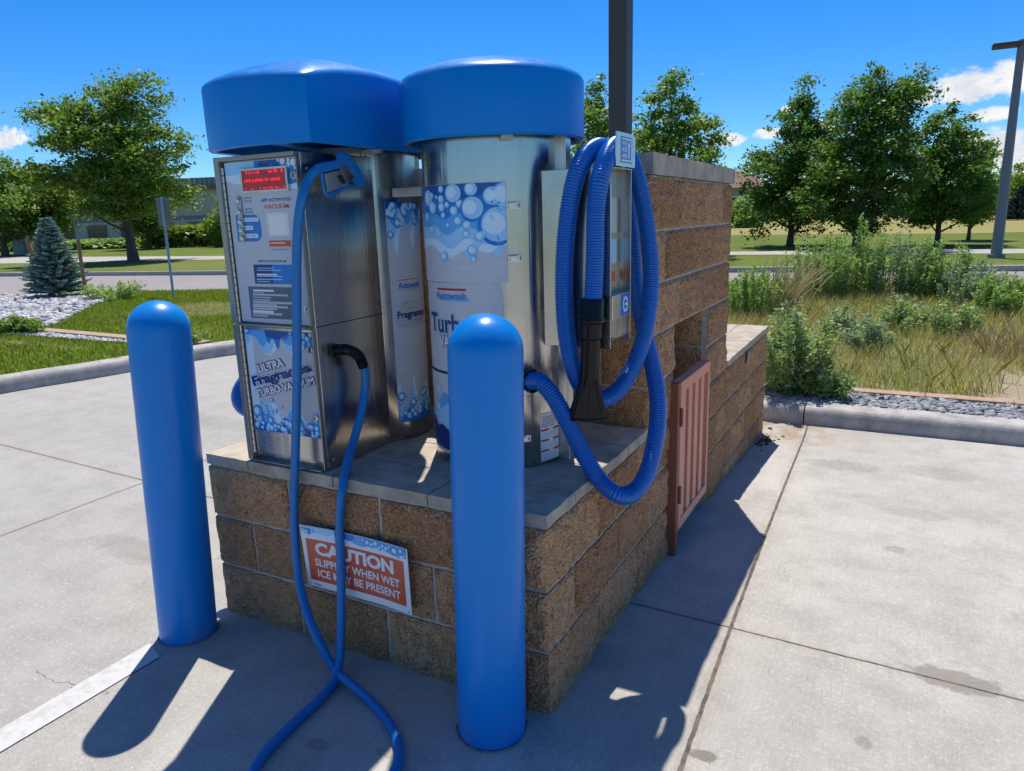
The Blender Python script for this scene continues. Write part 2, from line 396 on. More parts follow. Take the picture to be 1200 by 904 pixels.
def f_bollard(t, b):
    p = t.pos(); x, y, z = t.xyz(p); d = t.noise(t.mul(p, (1, 1, .35)), 7, 5, .65)
    scuff = t.m('MULTIPLY', t.ss(t.noise(t.mul(p, (6, 6, 40)), 1.6, 3, .6), .66, .72), t.ss(t.noise(p, 3.1, 2, .5), .5, .6))
    c = t.mix(t.ss(d, .45, .8, 0, .25), (.000, .215, .65), (.002, .25, .69))
    c = t.mix(t.m('MULTIPLY', scuff, .5), c, (.05, .24, .62))
    dust = t.m('MULTIPLY', t.ss(z, .16, .0), t.ss(t.noise(p, 14, 4, .6), .4, .7)); c = t.mix(t.m('MULTIPLY', dust, .35), c, (.25, .27, .30))
    t.put(b.inputs['Base Color'], c); t.put(b.inputs['Roughness'], t.ss(d, .3, .7, .26, .44))
    t.put(b.inputs['Normal'], t.bump(d, .05, .006))
M['bollard'] = mat('bollard_sleeve', spec=.32, fn=f_bollard)
M['signback'] = mat('sign_back', (.23, .215, .20), .6)
M['caulk'] = mat('caulk', (.20, .19, .18), .9)
M['hose'] = mat('hose_blue', (.001, .13, .50), .27)
M['hose2'] = mat('rubber_hose_blue', (.002, .17, .46), .42)
M['gun'] = mat('gun_blue', (.002, .17, .50), .45)
M['black'] = mat('black_plastic', (.004, .004, .005), .32, spec=.3)
M['dark'] = mat('dark_void', (.02, .02, .02), .8)
M['white'] = mat('print_white', (.80, .81, .83), .35)
M['card'] = mat('print_card', (.68, .72, .76), .35)
def f_print(t, b):
    p = t.pos(); br = t.noise(t.mul(p, (.02, .02, 1)), 500, 2, .5)
    t.put(b.inputs['Base Color'], t.mix(t.ss(br, .3, .7), (.50, .53, .58), (.57, .60, .65))); b.inputs['Roughness'].default_value = .32
M['silver'] = mat('print_silver', fn=f_print)
M['palesil'] = mat('print_pale', (.50, .54, .61), .32)
M['navy'] = mat('print_navy', (.012, .035, .20), .35)
M['b1'] = mat('print_deep_blue', (.008, .085, .34), .32)
M['b2'] = mat('print_blue', (.008, .20, .62), .32)
M['b3'] = mat('print_mid_blue', (.09, .42, .84), .32)
M['b4'] = mat('print_sky_blue', (.32, .64, .92), .32)
M['b5'] = mat('print_ice_blue', (.60, .81, .95), .32)
M['orange'] = mat('print_orange', (.62, .10, .03), .35)
M['greypr'] = mat('print_slate', (.10, .13, .19), .4)
def f_caut(t, b):
    p = t.pos(); n = t.noise(p, 9, 4, .6)
    t.put(b.inputs['Base Color'], t.mix(t.ss(n, .35, .65), (.56, .085, .035), (.64, .12, .05))); b.inputs['Roughness'].default_value = .3
M['caution'] = mat('caution_orange', fn=f_caut)
M['red'] = mat('print_red', (.45, .02, .04), .4)
def f_rust(t, b):
    p = t.pos(); n = t.noise(t.mul(p, (1, 1, .3)), 12, 5, .65)
    c = t.mix(t.ss(n, .35, .7), (.76, .31, .19), (.82, .37, .24)); c = t.mix(t.ss(t.noise(p, 40, 3, .6), .62, .75, 0, .5), c, (.36, .14, .09))
    t.put(b.inputs['Base Color'], c); b.inputs['Roughness'].default_value = .6
M['gate'] = mat('salmon_paint', fn=f_rust)
M['gate_d'] = mat('brown_frame_paint', (.27, .085, .05), .6)
M['pole_b'] = mat('bronze_pole', (.065, .056, .052), .5)
M['pole_g'] = mat('grey_pole', (.20, .205, .215), .5, .3)
M['galv'] = mat('galvanised', (.42, .43, .44), .5, .6)
def f_led(t, b):
    b.inputs['Base Color'].default_value = (.05, .004, .006, 1); b.inputs['Roughness'].default_value = .15
    b.inputs['Emission Color'].default_value = (.55, .012, .02, 1); b.inputs['Emission Strength'].default_value = .22
M['led_panel'] = mat('led_panel', fn=f_led)
def f_led2(t, b):
    b.inputs['Base Color'].default_value = (.3, .01, .01, 1)
    b.inputs['Emission Color'].default_value = (1., .02, .03, 1); b.inputs['Emission Strength'].default_value = .85
M['led'] = mat('led_lit', fn=f_led2)
def mk_ground(name, cols, sc=3., bumpd=.02):
    def fn(t, b):
        p = t.pos(); n = t.noise(p, sc, 6, .65); n2 = t.noise(p, sc * 14, 4, .6); n3 = t.noise(p, sc * .12, 4, .6)
        c = t.mix(t.ss(n, .35, .68), cols[0], cols[1]); c = t.mix(t.ss(n3, .42, .66, 0, .6), c, cols[2]); c = t.mix(t.ss(n2, .4, .7, 0, .45), c, tuple(.6 * q for q in cols[0]))
        t.put(b.inputs['Base Color'], c); b.inputs['Roughness'].default_value = .95; b.inputs['Specular IOR Level'].default_value = .1
        t.put(b.inputs['Normal'], t.bump(n2, .8, bumpd))
    return mat(name, fn=fn)
M['lawn'] = mk_ground('lawn', ((.11, .18, .02), (.15, .23, .03), (.20, .24, .05)))
M['lawn_far'] = mk_ground('lawn_far', ((.10, .145, .022), (.145, .185, .035), (.20, .21, .06)), .8, .05)
M['field'] = mk_ground('dry_field', ((.30, .25, .09), (.36, .29, .12), (.24, .27, .07)), .25, .05)
M['weed_soil'] = mk_ground('weed_soil', ((.34, .28, .20), (.44, .37, .27), (.22, .21, .10)), 1.2, .03)
M['plain'] = mk_ground('plain', ((.12, .17, .035), (.20, .20, .07), (.24, .21, .09)), .15, .05)
M['gravel_bed'] = mk_ground('gravel_bed', ((.26, .26, .26), (.40, .40, .40), (.30, .29, .28)), 14., .02)
M['road'] = mk_ground('road', ((.30, .27, .26), (.34, .31, .30), (.28, .26, .25)), 2., .003)
M['walk'] = mk_ground('walk', ((.42, .39, .35), (.48, .45, .41), (.40, .37, .33)), 2., .003)
M['tan'] = mk_ground('tan_edging', ((.42, .29, .20), (.50, .36, .26), (.38, .28, .20)), 6., .004)
def f_paint(t, b):
    p = t.pos(); n = t.noise(p, 30, 5, .7); n2 = t.noise(p, 5, 4, .6)
    k = t.m('MULTIPLY', t.ss(t.m('ADD', n, t.m('MULTIPLY', n2, .5)), .70, .95), .85)
    t.put(b.inputs['Base Color'], t.mix(k, (.55, .54, .515), s2l(178, 172, 162))); b.inputs['Roughness'].default_value = .7
    t.put(b.inputs['Normal'], t.bump(n, .3, .003))
M['paint'] = mat('road_paint', fn=f_paint)
def mk_rock(name, a, bcol):
    def fn(t, b):
        p = t.pos(); i = t.island(); n = t.noise(p, 40, 4, .6)
        c = t.mix(i, a, bcol); c = t.mix(t.ss(n, .4, .7, 0, .35), c, (.5, .5, .5))
        t.put(b.inputs['Base Color'], c); b.inputs['Roughness'].default_value = .85
    return mat(name, fn=fn)
M['rock_w'] = mk_rock('river_rock_pale', (.20, .20, .215), (.62, .61, .60))
M['rock_g'] = mk_rock('river_rock_grey', (.10, .11, .125), (.38, .38, .40))
def mk_leaf(name, a, bcol, tr=.42, rough=.5, spec=.35):
    def fn(t, b):
        i = t.island(); nt = t
        c = nt.mix(i, a, bcol)
        nt.put(b.inputs['Base Color'], c); b.inputs['Roughness'].default_value = rough; b.inputs['Specular IOR Level'].default_value = spec
        tl = nt.new('ShaderNodeBsdfTranslucent'); nt.put(tl.inputs['Color'], nt.mix(1., c, (1.25, 1.35, .6), 'MULTIPLY'))
        ms = nt.new('ShaderNodeMixShader'); ms.inputs[0].default_value = tr
        out = nt.n['Material Output']; nt.l.new(b.outputs[0], ms.inputs[1]); nt.l.new(tl.outputs[0], ms.inputs[2]); nt.l.new(ms.outputs[0], out.inputs['Surface'])
    return mat(name, fn=fn)
M['leaf'] = mk_leaf('leaf_ash', (.10, .19, .03), (.24, .33, .07))
M['leaf_y'] = mk_leaf('leaf_light', (.14, .22, .03), (.26, .33, .065))
M['leaf_d'] = mk_leaf('leaf_dark', (.07, .15, .03), (.15, .25, .05))
M['leaf_b'] = mk_leaf('leaf_bush', (.19, .31, .085), (.38, .49, .19))
M['leaf_s'] = mk_leaf('leaf_silver', (.18, .28, .10), (.40, .49, .25))
M['needle'] = mk_leaf('spruce_needle', (.20, .31, .29), (.50, .61, .59), .15)
M['needle_d'] = mk_leaf('spruce_needle_dark', (.05, .10, .09), (.13, .20, .19), .1)
M['blade'] = mk_leaf('grass_blade', (.15, .21, .022), (.30, .33, .06), .4)
M['straw'] = mk_leaf('straw', (.46, .35, .18), (.66, .56, .34), .3)
M['blade_m'] = mk_leaf('weed_blade', (.19, .26, .055), (.46, .46, .18), .35)
M['weed'] = mk_leaf('weed_leaf', (.17, .26, .14), (.34, .43, .26), .35)
def f_bark(t, b):
    p = t.pos(); n = t.noise(t.mul(p, (6, 6, 1)), 4, 5, .65)
    t.put(b.inputs['Base Color'], t.mix(t.ss(n, .35, .7), (.07, .055, .042), (.15, .12, .095))); b.inputs['Roughness'].default_value = .9
    t.put(b.inputs['Normal'], t.bump(n, .7, .03))
M['bark'] = mat('bark', fn=f_bark)
M['wood'] = mat('stake_wood', (.26, .15, .085), .8)
M['stucco'] = mk_ground('stucco', ((.62, .52, .41), (.68, .58, .46), (.60, .50, .40)), 1.5, .003)
M['stucco_g'] = mk_ground('stucco_grey', ((.26, .27, .29), (.29, .30, .32), (.25, .26, .28)), 1.5, .003)
M['roof_br'] = mk_ground('shingle', ((.24, .15, .11), (.29, .19, .14), (.22, .14, .11)), 4., .01)
M['roof_m'] = mat('metal_roof', (.23, .235, .24), .5, .4)
M['glass'] = mat('window_glass', (.02, .025, .03), .08)
M['hill'] = mk_ground('hill', ((.10, .13, .07), (.16, .16, .10), (.12, .14, .09)), .02, .5)
M['soil'] = mat('debris', (.12, .08, .05), .95)
M['elbox'] = mat('utility_green', (.30, .36, .36), .5)
M['orange_p'] = mat('orange_plastic', (.55, .14, .04), .6)

# ------------------------------------------------------------------ ground, lot, kerbs, road, lawns
def sst(x, a, b):
    q = min(max((x - a) / (b - a), 0), 1); return q * q * (3 - 2 * q)
def lot_h(x, y):
    q = min(max(y - .6, 0), 3.1); return (-.03 * q - .008 * q * q) * sst(x, -4, -1.2)
def quad_patch(name, c, z, mats, nx=1, ny=1, kind='structure', skirt=.25):
    """sheet over four corners (counter-clockwise), z a number or a function; with a short skirt"""
    a, b, cc, d = [np.array(q, float) for q in c]; v = []; f = []
    zz = z if callable(z) else (lambda x, y: z)
    for j in range(ny + 1):
        for i in range(nx + 1):
            s, q = i / nx, j / ny; p = (a * (1 - s) + b * s) * (1 - q) + (d * (1 - s) + cc * s) * q
            v.append((p[0], p[1], zz(p[0], p[1])))
    for j in range(ny):
        for i in range(nx):
            k = j * (nx + 1) + i; f.append((k, k + 1, k + nx + 2, k + nx + 1))
    ring = [i for i in range(nx + 1)] + [(j + 1) * (nx + 1) + nx for j in range(ny)] + [ny * (nx + 1) + nx - 1 - i for i in range(nx)] + [(ny - 1 - j) * (nx + 1) for j in range(ny - 1)]
    n0 = len(v); v += [(v[i][0], v[i][1], v[i][2] - skirt) for i in ring]
    for k in range(len(ring)):
        k2 = (k + 1) % len(ring); f.append((ring[k], n0 + k, n0 + k2, ring[k2]))
    me = bpy.data.meshes.new(name); me.from_pydata(v, [], f); me.update()
    return tag(link(name, me, mats), kind=kind)
def poly_patch(name, poly, z, mats, skirt=.0, kind='structure'):
    b = MB(); n = len(poly); b.add([(x, y, z) for x, y in poly], [tuple(range(n))])
    if skirt: b.add([(x, y, z) for x, y in poly] + [(x, y, z - skirt) for x, y in poly], [(i, n + i, n + (i + 1) % n, (i + 1) % n) for i in range(n)])
    return tag(b.build(name, mats), kind=kind)

g = MB(); g.add([(-1500, -600, -.32), (1500, -600, -.32), (1500, 2500, -.32), (-1500, 2500, -.32)], [(0, 1, 2, 3)])
tag(g.build('ground', M['plain']), kind='structure')
KY = 4.12                                   # face of the kerb behind the island
quad_patch('concrete_lot', [(-7.2, -12), (14, -12), (14, KY + .05), (-7.2, KY + .05)], lot_h, M['concrete'], 106, 81)
quad_patch('concrete_drive', [(-7.0, KY + .05), (-1.55, KY + .05), (-1.55, 5.6), (-7.0, 5.6)], lot_h, M['concrete'], 20, 4)

def kerb(name, path, zf, h, wtop=.15, label=None):
    """swept kerb: path is the face line, the body lies on its left side"""
    P = [np.array(p, float) for p in path]; b = MB(); prev = None; v = []
    for i, p in enumerate(P):
        d = P[min(i + 1, len(P) - 1)] - P[max(i - 1, 0)]; d /= np.linalg.norm(d); nrm = np.array([-d[1], d[0]])
        z = zf(*p)
        for off, zz in ((0, z - .08), (0.012, z + h * .45), (.028, z + h * .8), (.05, z + h * .96), (.075, z + h), (.075 + wtop, z + h + .004), (.085 + wtop, z - .12)):
            q = p + nrm * off; v.append((q[0], q[1], zz))
    n = 7; f = [(i * n + k, (i + 1) * n + k, (i + 1) * n + k + 1, i * n + k + 1) for i in range(len(P) - 1) for k in range(n - 1)]
    f += [tuple(range(n)), tuple((len(P) - 1) * n + k for k in range(n - 1, -1, -1))]
    b.add(v, f); o = b.build(name, M['kerb'], smooth=35); return tag(o, kind='structure')
# right kerb: two lengths with a joint, running east behind the island
def line(a, b, n): return [(a[0] + (b[0] - a[0]) * i / n, a[1] + (b[1] - a[1]) * i / n) for i in range(n + 1)]
kz = lambda x, y: lot_h(x, KY)
kerb('kerb', line((-1.5, KY), (.252, KY), 10), kz, .135)
kerb('kerb', line((.262, KY), (3.05, KY), 14), kz, .135)
kerb('kerb', line((3.06, KY), (14, KY), 14), kz, .135)
LK = [(-7.0, -12), (-6.75, -3), (-6.66, .5), (-6.60, 1.8), (-6.40, 2.6), (-6.25, 3.4), (-6.03, 4.1), (-5.6, 4.75), (-5.0, 5.2), (-4.3, 5.42), (-3.4, 5.48), (-1.62, 5.48)]
LKs = [tuple(q[:2]) for q in catmull([(x, y, 0) for x, y in LK], 6)]
kerb('kerb', LKs, lambda x, y: lot_h(x, y), .14)
kerb('kerb', line((-1.6, 5.48), (-1.6, KY), 6), lambda x, y: lot_h(x, y), .14, .07)

ZL, ZR = .10, -.055                          # landscaped ground west / east
# west: everything beyond the left kerb up to the road
wpoly = [(x - .14, y + .06) for x, y in LKs if y <= 4.2] + [(x - .02, y + .14) for x, y in LKs if y > 4.2] + [(-1.50, 5.6), (-1.50, 13.4), (-12.4, 9.45), (-17.7, 7.45), (-40, -.9), (-60, -12)]
poly_patch('lawn', wpoly, ZL, M['lawn'], .3)
# east: weedy strip between kerb and road
quad_patch('weed_bed', [(-1.50, KY + .2), (40, KY + .2), (40, 28.2), (-1.50, 13.6)], ZR, M['weed_soil'], 1, 1)
# the road and what lies beyond, z = 0
def edge(pts):  return [np.array(p, float) for p in pts]
near = [(-60, -8.6), (-17.7, 7.4), (-12.4, 9.45), (2.9, 15.0), (40, 28.4)]
far = [(-75, -1.), (-26.8, 12.3), (-16.8, 14.2), (3.2, 17.55), (40, 31.0)]
def ribbon(name, A, B, z, m, skirt=.0):
    b = MB(); n = len(A); v = [(x, y, z) for x, y in A] + [(x, y, z) for x, y in B]
    b.add(v, [(i, i + 1, n + i + 1, n + i) for i in range(n - 1)])
    if skirt:
        b.add([(x, y, z) for x, y in A] + [(x, y, z - skirt) for x, y in A], [(i, n + i, n + i + 1, i + 1) for i in range(n - 1)])
        b.add([(x, y, z) for x, y in B] + [(x, y, z - skirt) for x, y in B], [(i, i + 1, n + i + 1, n + i) for i in range(n - 1)])
    return tag(b.build(name, m), kind='structure')
ribbon('road', near, far, 0.0, M['road'], .3)
def off(pts, d):   # shift a polyline away to the north
    return [(x - d * .35, y + d * .94) for x, y in pts]
ribbon('lawn', off(far, .16), [(-260, 60), (-200, 150), (-40, 190), (60, 190), (160, 90)], .10, M['lawn_far'], .3)
ribbon('kerb', far, off(far, .17), .125, M['walk'], .2)
wl = [(-90, 1.), (-36.2, 16.7), (-24.5, 19.9), (-3.9, 22.0), (3.75, 22.3), (45, 27.)]
wf = [(-110, 5.), (-45.9, 21.7), (-27.2, 22.3), (-4.27, 23.9), (4.03, 24.6), (45, 29.)]
ribbon('sidewalk', wl, wf, .112, M['walk'])
# dry field on the rise beyond the lawn, east
poly_patch('dry_field', [(-30, 44), (-6, 41), (3, 38.5), (10, 40), (60, 46), (80, 150), (-60, 150)], .108, M['field'])
# a low far ridge
hb = MB(); hv = []; hf = []; nH = 60
for i in range(nH + 1):
    a = math.radians(52 + 58 * i / nH); hh = 2 + 44 * math.exp(-((math.degrees(a) - 72) / 9) ** 2) + 10 * noise.noise((i * .25, 3, 0))
    for r_, k in ((820, 0), (950, .6), (1100, 1.), (1300, 0)): hv.append((r_ * math.cos(a), r_ * math.sin(a), -.32 + hh * k))
hf = [(i * 4 + k, (i + 1) * 4 + k, (i + 1) * 4 + k + 1, i * 4 + k + 1) for i in range(nH) for k in range(3)]
tag(hb.add(hv, hf).build('hills', M['hill'], smooth=True), kind='structure')

# west planting: tan edging strip, gravel band, rock bed
edge_l = [(-11.3, 4.08), (-10.5, 4.02), (-9.2, 3.98), (-7.7, 3.95), (-6.45, 4.02)]
b = MB()
for i in range(len(edge_l) - 1):
    (x0, y0), (x1, y1) = edge_l[i:i + 2]
    b.add([(x0, y0 - .09, ZL), (x1, y1 - .09, ZL), (x1, y1 + .09, ZL), (x0, y0 + .09, ZL), (x0, y0 - .09, ZL + .05), (x1, y1 - .09, ZL + .05), (x1, y1 + .09, ZL + .05), (x0, y0 + .09, ZL + .05)],
          [(4, 5, 6, 7), (0, 1, 5, 4), (2, 3, 7, 6), (1, 2, 6, 5), (3, 0, 4, 7)])
tag(b.build('path_edging', M['tan'], bevel=.008), kind='structure')
band = [(-11.2, 3.72), (-10.2, 3.68), (-8.5, 3.70), (-7.3, 3.76), (-7.3, 3.84), (-8.6, 3.88), (-10.3, 3.92), (-11.2, 3.98)]
bedp = [(-17.2, 4.3), (-10.2, 4.22), (-10.6, 4.7), (-11.7, 5.65), (-12.7, 6.6), (-13.3, 7.45), (-16.0, 7.4), (-19.8, 6.2)]
poly_patch('gravel_band', band, ZL + .004, M['gravel_bed']); poly_patch('rock_bed', bedp, ZL + .004, M['gravel_bed'])
# east: rock strip and tan mow edging
quad_patch('rock_strip', [(-.2, KY + .2), (14, KY + .2), (14, KY + .66), (-.2, KY + .66)], ZR + .005, M['gravel_bed'], skirt=.0)
b = MB()
xx = -.1
while xx < 13:
    b.box(xx, xx + .594, KY + .665, KY + .80, ZR - .05, ZR + .035 + .004 * random.random()); xx += .60
tag(b.build('mow_edging', M['tan'], bevel=.008), kind='structure')

# ------------------------------------------------------------------ masonry
B8 = .2032; LB = .4064; MJ = .013
def vnoise(p, k):
    return np.array(noise.noise_vector(Vector(p) * k))
def block_face(mb, o, u, v, n, w, h, res=.0125, amp=.020, depth=.035, seed=0, flat=False):
    """one split-face block: displaced outer face plus returns. o corner, u/v edge dirs, n outward"""
    o, u, v, n = (np.array(q, float) for q in (o, u, v, n))
    nu = max(2, int(w / res)); nv = max(2, int(h / res)); V = []; F = []
    sd = np.array([seed * 3.7, seed * 1.3, seed * 2.1])
    for j in range(nv + 1):
        for i in range(nu + 1):
            a, c = w * i / nu, h * j / nv; e = min(a, w - a, c, h - c)
            p = o + u * a + v * c
            k = min(1, e / .022); k = k * (2 - k)
            P = Vector(p + sd * .05)
            q = .55 * noise.noise(P * 9) + .38 * noise.noise(P * 24) + .30 * noise.noise(P * 55)
            V.append(p + n * (amp * k * (.42 + q)) + vnoise(p, 33) * (.0035 if not flat else .002))
    W1 = nu + 1
    for j in range(nv):
        for i in range(nu): F.append((j * W1 + i, j * W1 + i + 1, (j + 1) * W1 + i + 1, (j + 1) * W1 + i))
    ring = [i for i in range(W1)] + [(j + 1) * W1 + nu for j in range(nv)] + [nv * W1 + nu - 1 - i for i in range(nu)] + [(nv - 1 - j) * W1 for j in range(nv - 1)]
    k0 = len(V)
    for i in ring: V.append(V[i] - n * depth)
    m = len(ring)
    for i in range(m): F.append((ring[i], k0 + i, k0 + (i + 1) % m, ring[(i + 1) % m]))
    if np.dot(np.cross(u, v), n) < 0: F = [q[::-1] for q in F]
    mb.add(V, F)
def course(mb, o, u, n, L, z0, zt, first, skip=(), **kw):
    """a run of blocks along u from o; first = length of the first block"""
    a = 0.; w = first; k = 0
    o = np.array(o, float); u = np.array(u, float)
    while a < L - .02:
        e = min(a + w, L)
        if L - e < .06: e = L
        segs = [(a, e)]
        for s0, s1, zs in skip:
            if z0 < zs - .01:
                new = []
                for x0, x1 in segs:
                    if x1 <= s0 or x0 >= s1: new.append((x0, x1))
                    else:
                        if x0 < s0: new.append((x0, s0))
                        if x1 > s1: new.append((s1, x1))
                segs = new
        for x0, x1 in segs:
            if x1 - x0 < .03: continue
            l0 = MJ / 2 if x0 > 0 else 0; l1 = MJ / 2 if x1 < L - 1e-6 else 0
            block_face(mb, o + u * (x0 + l0) + np.array([0, 0, z0 + MJ / 2]), u, (0, 0, 1), n, x1 - x0 - l0 - l1, zt - z0 - MJ, seed=random.random() * 50, **kw)
        a = e; w = LB; k += 1
WX0, TY0, TY1, RY1 = -3.5 * LB, .945, 2.37, 3.79     # west face, tall wall front / back, rear wall end
CAPZ = 3 * B8; CT = .045; TOPZ = 8 * B8
RC = .005                                            # mortar recess

# -- low platform wall
plat = thing('platform_wall', 'low brown split-face block plinth with a smooth capped top that carries the two vacuums', 'block wall', (0, 0, 0))
mb = MB()
for c in range(3):
    z0, z1 = c * B8, (c + 1) * B8
    zb = z0 - (.09 if c == 0 else 0)
    course(mb, (WX0, 0, 0), (1, 0, 0), (0, -1, 0), -WX0, zb, z1, (LB if c % 2 == 0 else LB / 2))
    course(mb, (0, 0, 0), (0, 1, 0), (1, 0, 0), TY0, zb, z1, (LB if c % 2 == 0 else LB / 2))
    course(mb, (WX0, TY0, 0), (0, -1, 0), (-1, 0, 0), TY0, zb, z1, LB * .8, res=.025)
mb.build('blocks', M['block'], plat)
MB().box(WX0 + RC, -RC, RC, TY0, -.3, CAPZ).build('mortar', M['mortar'], plat)
mb = MB(); e = .006
def slab(mb, x0, x1, y0, y1, z0, z1, amp=.0028):
    """rough precast slab with slightly broken arrises"""
    nx, ny = max(2, int((x1 - x0) / .03)), max(2, int((y1 - y0) / .03)); V = []; F = []
    def P(i, j, top):
        x = x0 + (x1 - x0) * i / nx; y = y0 + (y1 - y0) * j / ny; ed = i in (0, nx) or j in (0, ny)
        q = vnoise((x, y, z1 if top else z0), 17) * (amp * (1.3 if ed else .5)); 
        return np.array([x, y, z1 if top else z0]) + q - (np.array([0, 0, .003]) if ed and top else 0)
    for top in (1, 0):
        for j in range(ny + 1):
            for i in range(nx + 1): V.append(P(i, j, top))
    W1 = nx + 1; n1 = W1 * (ny + 1)
    for j in range(ny):
        for i in range(nx):
            k = j * W1 + i; F.append((k, k + 1, k + W1 + 1, k + W1)); F.append((n1 + k, n1 + k + W1, n1 + k + W1 + 1, n1 + k + 1))
    ring = [i for i in range(W1)] + [(j + 1) * W1 + nx for j in range(ny)] + [ny * W1 + nx - 1 - i for i in range(nx)] + [(ny - 1 - j) * W1 for j in range(ny - 1)]
    for k in range(len(ring)):
        a, b_ = ring[k], ring[(k + 1) % len(ring)]; F.append((a, n1 + a, n1 + b_, b_))
    mb.add(V, F)
xs = [WX0 - e, -1.205, -.80, -.41, e + .002]
yr = [-e, .205, .44, .70, TY0 - .012]
for i in range(4):
    sh = 0
    for j in range(4):
        x0, x1 = xs[i] + .003, xs[i + 1] - .003
        slab(mb, x0, x1, yr[j] + .003, yr[j + 1] - .003, CAPZ + .004, CAPZ + CT + .001 * random.random())
mb.build('cap', M['cap'], plat)
MB().box(WX0 + .004, -.004, .004, TY0 - .012, CAPZ + .0005, CAPZ + CT - .008).build('bed_mortar', M['mortar'], plat)

# -- tall wall with the recess for the bin
OPY0, OPY1, OPZ = 1.305, 1.915, 5 * B8
tall = thing('enclosure_wall', 'tall brown split-face block wall with a thick rough concrete cap and a dark recess behind the salmon gate', 'block wall', (0, TY0, 0))
mb = MB()
for c in range(8):
    z0, z1 = c * B8, (c + 1) * B8
    zb = z0 - (.16 if c == 0 else 0)
    fr = LB if c % 2 else LB / 2
    course(mb, (0, TY0, 0), (0, 1, 0), (1, 0, 0), TY1 - TY0, zb, z1, fr, skip=((OPY0 - TY0, OPY1 - TY0, OPZ),))
    if c >= 3: course(mb, (WX0, TY0, 0), (1, 0, 0), (0, -1, 0), -WX0, z0, z1, LB if c % 2 == 0 else LB / 2)
    course(mb, (WX0, TY1, 0), (0, -1, 0), (-1, 0, 0), TY1 - TY0, zb, z1, fr, res=.025)
    course(mb, (0, TY1, 0), (-1, 0, 0), (0, 1, 0), -WX0, zb, z1, fr, res=.025)
mb.build('blocks', M['block'], tall)
mb = MB(); X0, X1, Y0, Y1 = WX0 + RC, -RC, TY0 + RC, TY1 - RC; XI = -.85
mb.box(XI, X1, Y0, OPY0 - .002, -.35, OPZ); mb.box(XI, X1, OPY1 + .002, Y1, -.35, OPZ); mb.box(X0, XI, Y0, Y1, -.35, OPZ)
mb.box(X0, X1, Y0, Y1, OPZ, TOPZ)
mb.build('mortar', M['mortar'], tall)
mb = MB()                                              # block lining of the recess
for c in range(5):
    z0, z1 = c * B8 - (.16 if c == 0 else 0), (c + 1) * B8
    course(mb, (XI, OPY1, 0), (1, 0, 0), (0, -1, 0), -XI - .03, z0, z1, LB if c % 2 else LB / 2, res=.03, amp=.004)
    course(mb, (-.03, OPY0, 0), (-1, 0, 0), (0, 1, 0), -XI - .03, z0, z1, LB if c % 2 else LB / 2, res=.03, amp=.004)
    course(mb, (XI, OPY1, 0), (0, -1, 0), (1, 0, 0), OPY1 - OPY0, z0, z1, LB / 2, res=.03, amp=.004)
mb.build('recess_lining', M['block'], tall)
mb = MB(); xs = [WX0 - .012, -.95, -.47, .014]
for i in range(3): slab(mb, xs[i] + .003, xs[i + 1] - .003, TY0 - .012, TY1 + .012, TOPZ + .004, TOPZ + .082, .0035)
mb.build('cap', M['cap'], tall)

# -- low rear wall
rear = thing('rear_wall', 'low brown split-face block wall with flat capping stones running back to the kerb behind the tall wall', 'block wall', (0, TY1, 0))
mb = MB()
for c in range(-1, 3):
    z0, z1 = c * B8, (c + 1) * B8
    fr = LB if c % 2 else LB / 2
    course(mb, (0, TY1 + .025, 0), (0, 1, 0), (1, 0, 0), RY1 - TY1 - .025, z0, z1, fr)
    course(mb, (0, RY1, 0), (-1, 0, 0), (0, 1, 0), -WX0, z0, z1, fr, res=.025)
    course(mb, (WX0, RY1, 0), (0, -1, 0), (-1, 0, 0), RY1 - TY1 - .025, z0, z1, fr, res=.025)
mb.build('blocks', M['block'], rear)
MB().box(WX0 + RC, -RC, TY1 + .02, RY1 - RC, -.4, CAPZ).build('mortar', M['mortar'], rear)
mb = MB(); ys = [TY1 + .03, 2.73, 3.08, 3.44, RY1 + .012]; xs = [WX0 - .012, -1.05, -.63, -.20, .012]
for j in range(4):
    for i in range(4): slab(mb, xs[i] + .003, xs[i + 1] - .003, ys[j] + .003, ys[j + 1] - .003, CAPZ + .004, CAPZ + CT)
mb.build('cap', M['cap'], rear)
MB().box(WX0 + .004, -.004, TY1 + .035, RY1 - .004, CAPZ + .0005, CAPZ + CT - .006).build('bed_mortar', M['mortar'], rear)
# a spalled scar on the rear wall just under its cap
sp = gx(876, 421, .016)
mb = MB(); mb.add([(.022, sp[1] + a, sp[2] + c) for a, c in ((-.05, -.01), (-.02, -.05), (.02, -.035), (.06, .0), (.05, .04), (.0, .05), (-.03, .03))], [tuple(range(7))])
mb.build('spalled_patch', M['tan'], rear)

# debris at the foot of the wall's far corner
mb = MB()
for i in range(80):
    x = .03 + abs(random.gauss(0, .05)); y = 3.58 + random.gauss(0, .13); s = random.uniform(.004, .013); z = lot_h(x, y)
    a = random.random() * 6.3
    mb.obox((x, y, z + s * .4), (s * math.cos(a), s * math.sin(a), 0), (-s * .5 * math.sin(a), s * .5 * math.cos(a), .1 * s), (0, 0, s * .4))
tag(mb.build('leaf_litter', M['soil']), 'dark leaf litter gathered at the far foot of the rear wall', 'debris', kind='stuff')

# white parking stripe
b = MB(); z = .004
b.add([(-1.485, -.30, z), (-1.375, -.34, z), (-1.42, -6, z), (-1.535, -6, z)], [(3, 2, 1, 0)])
tag(b.build('parking_stripe', M['paint']), kind='structure')

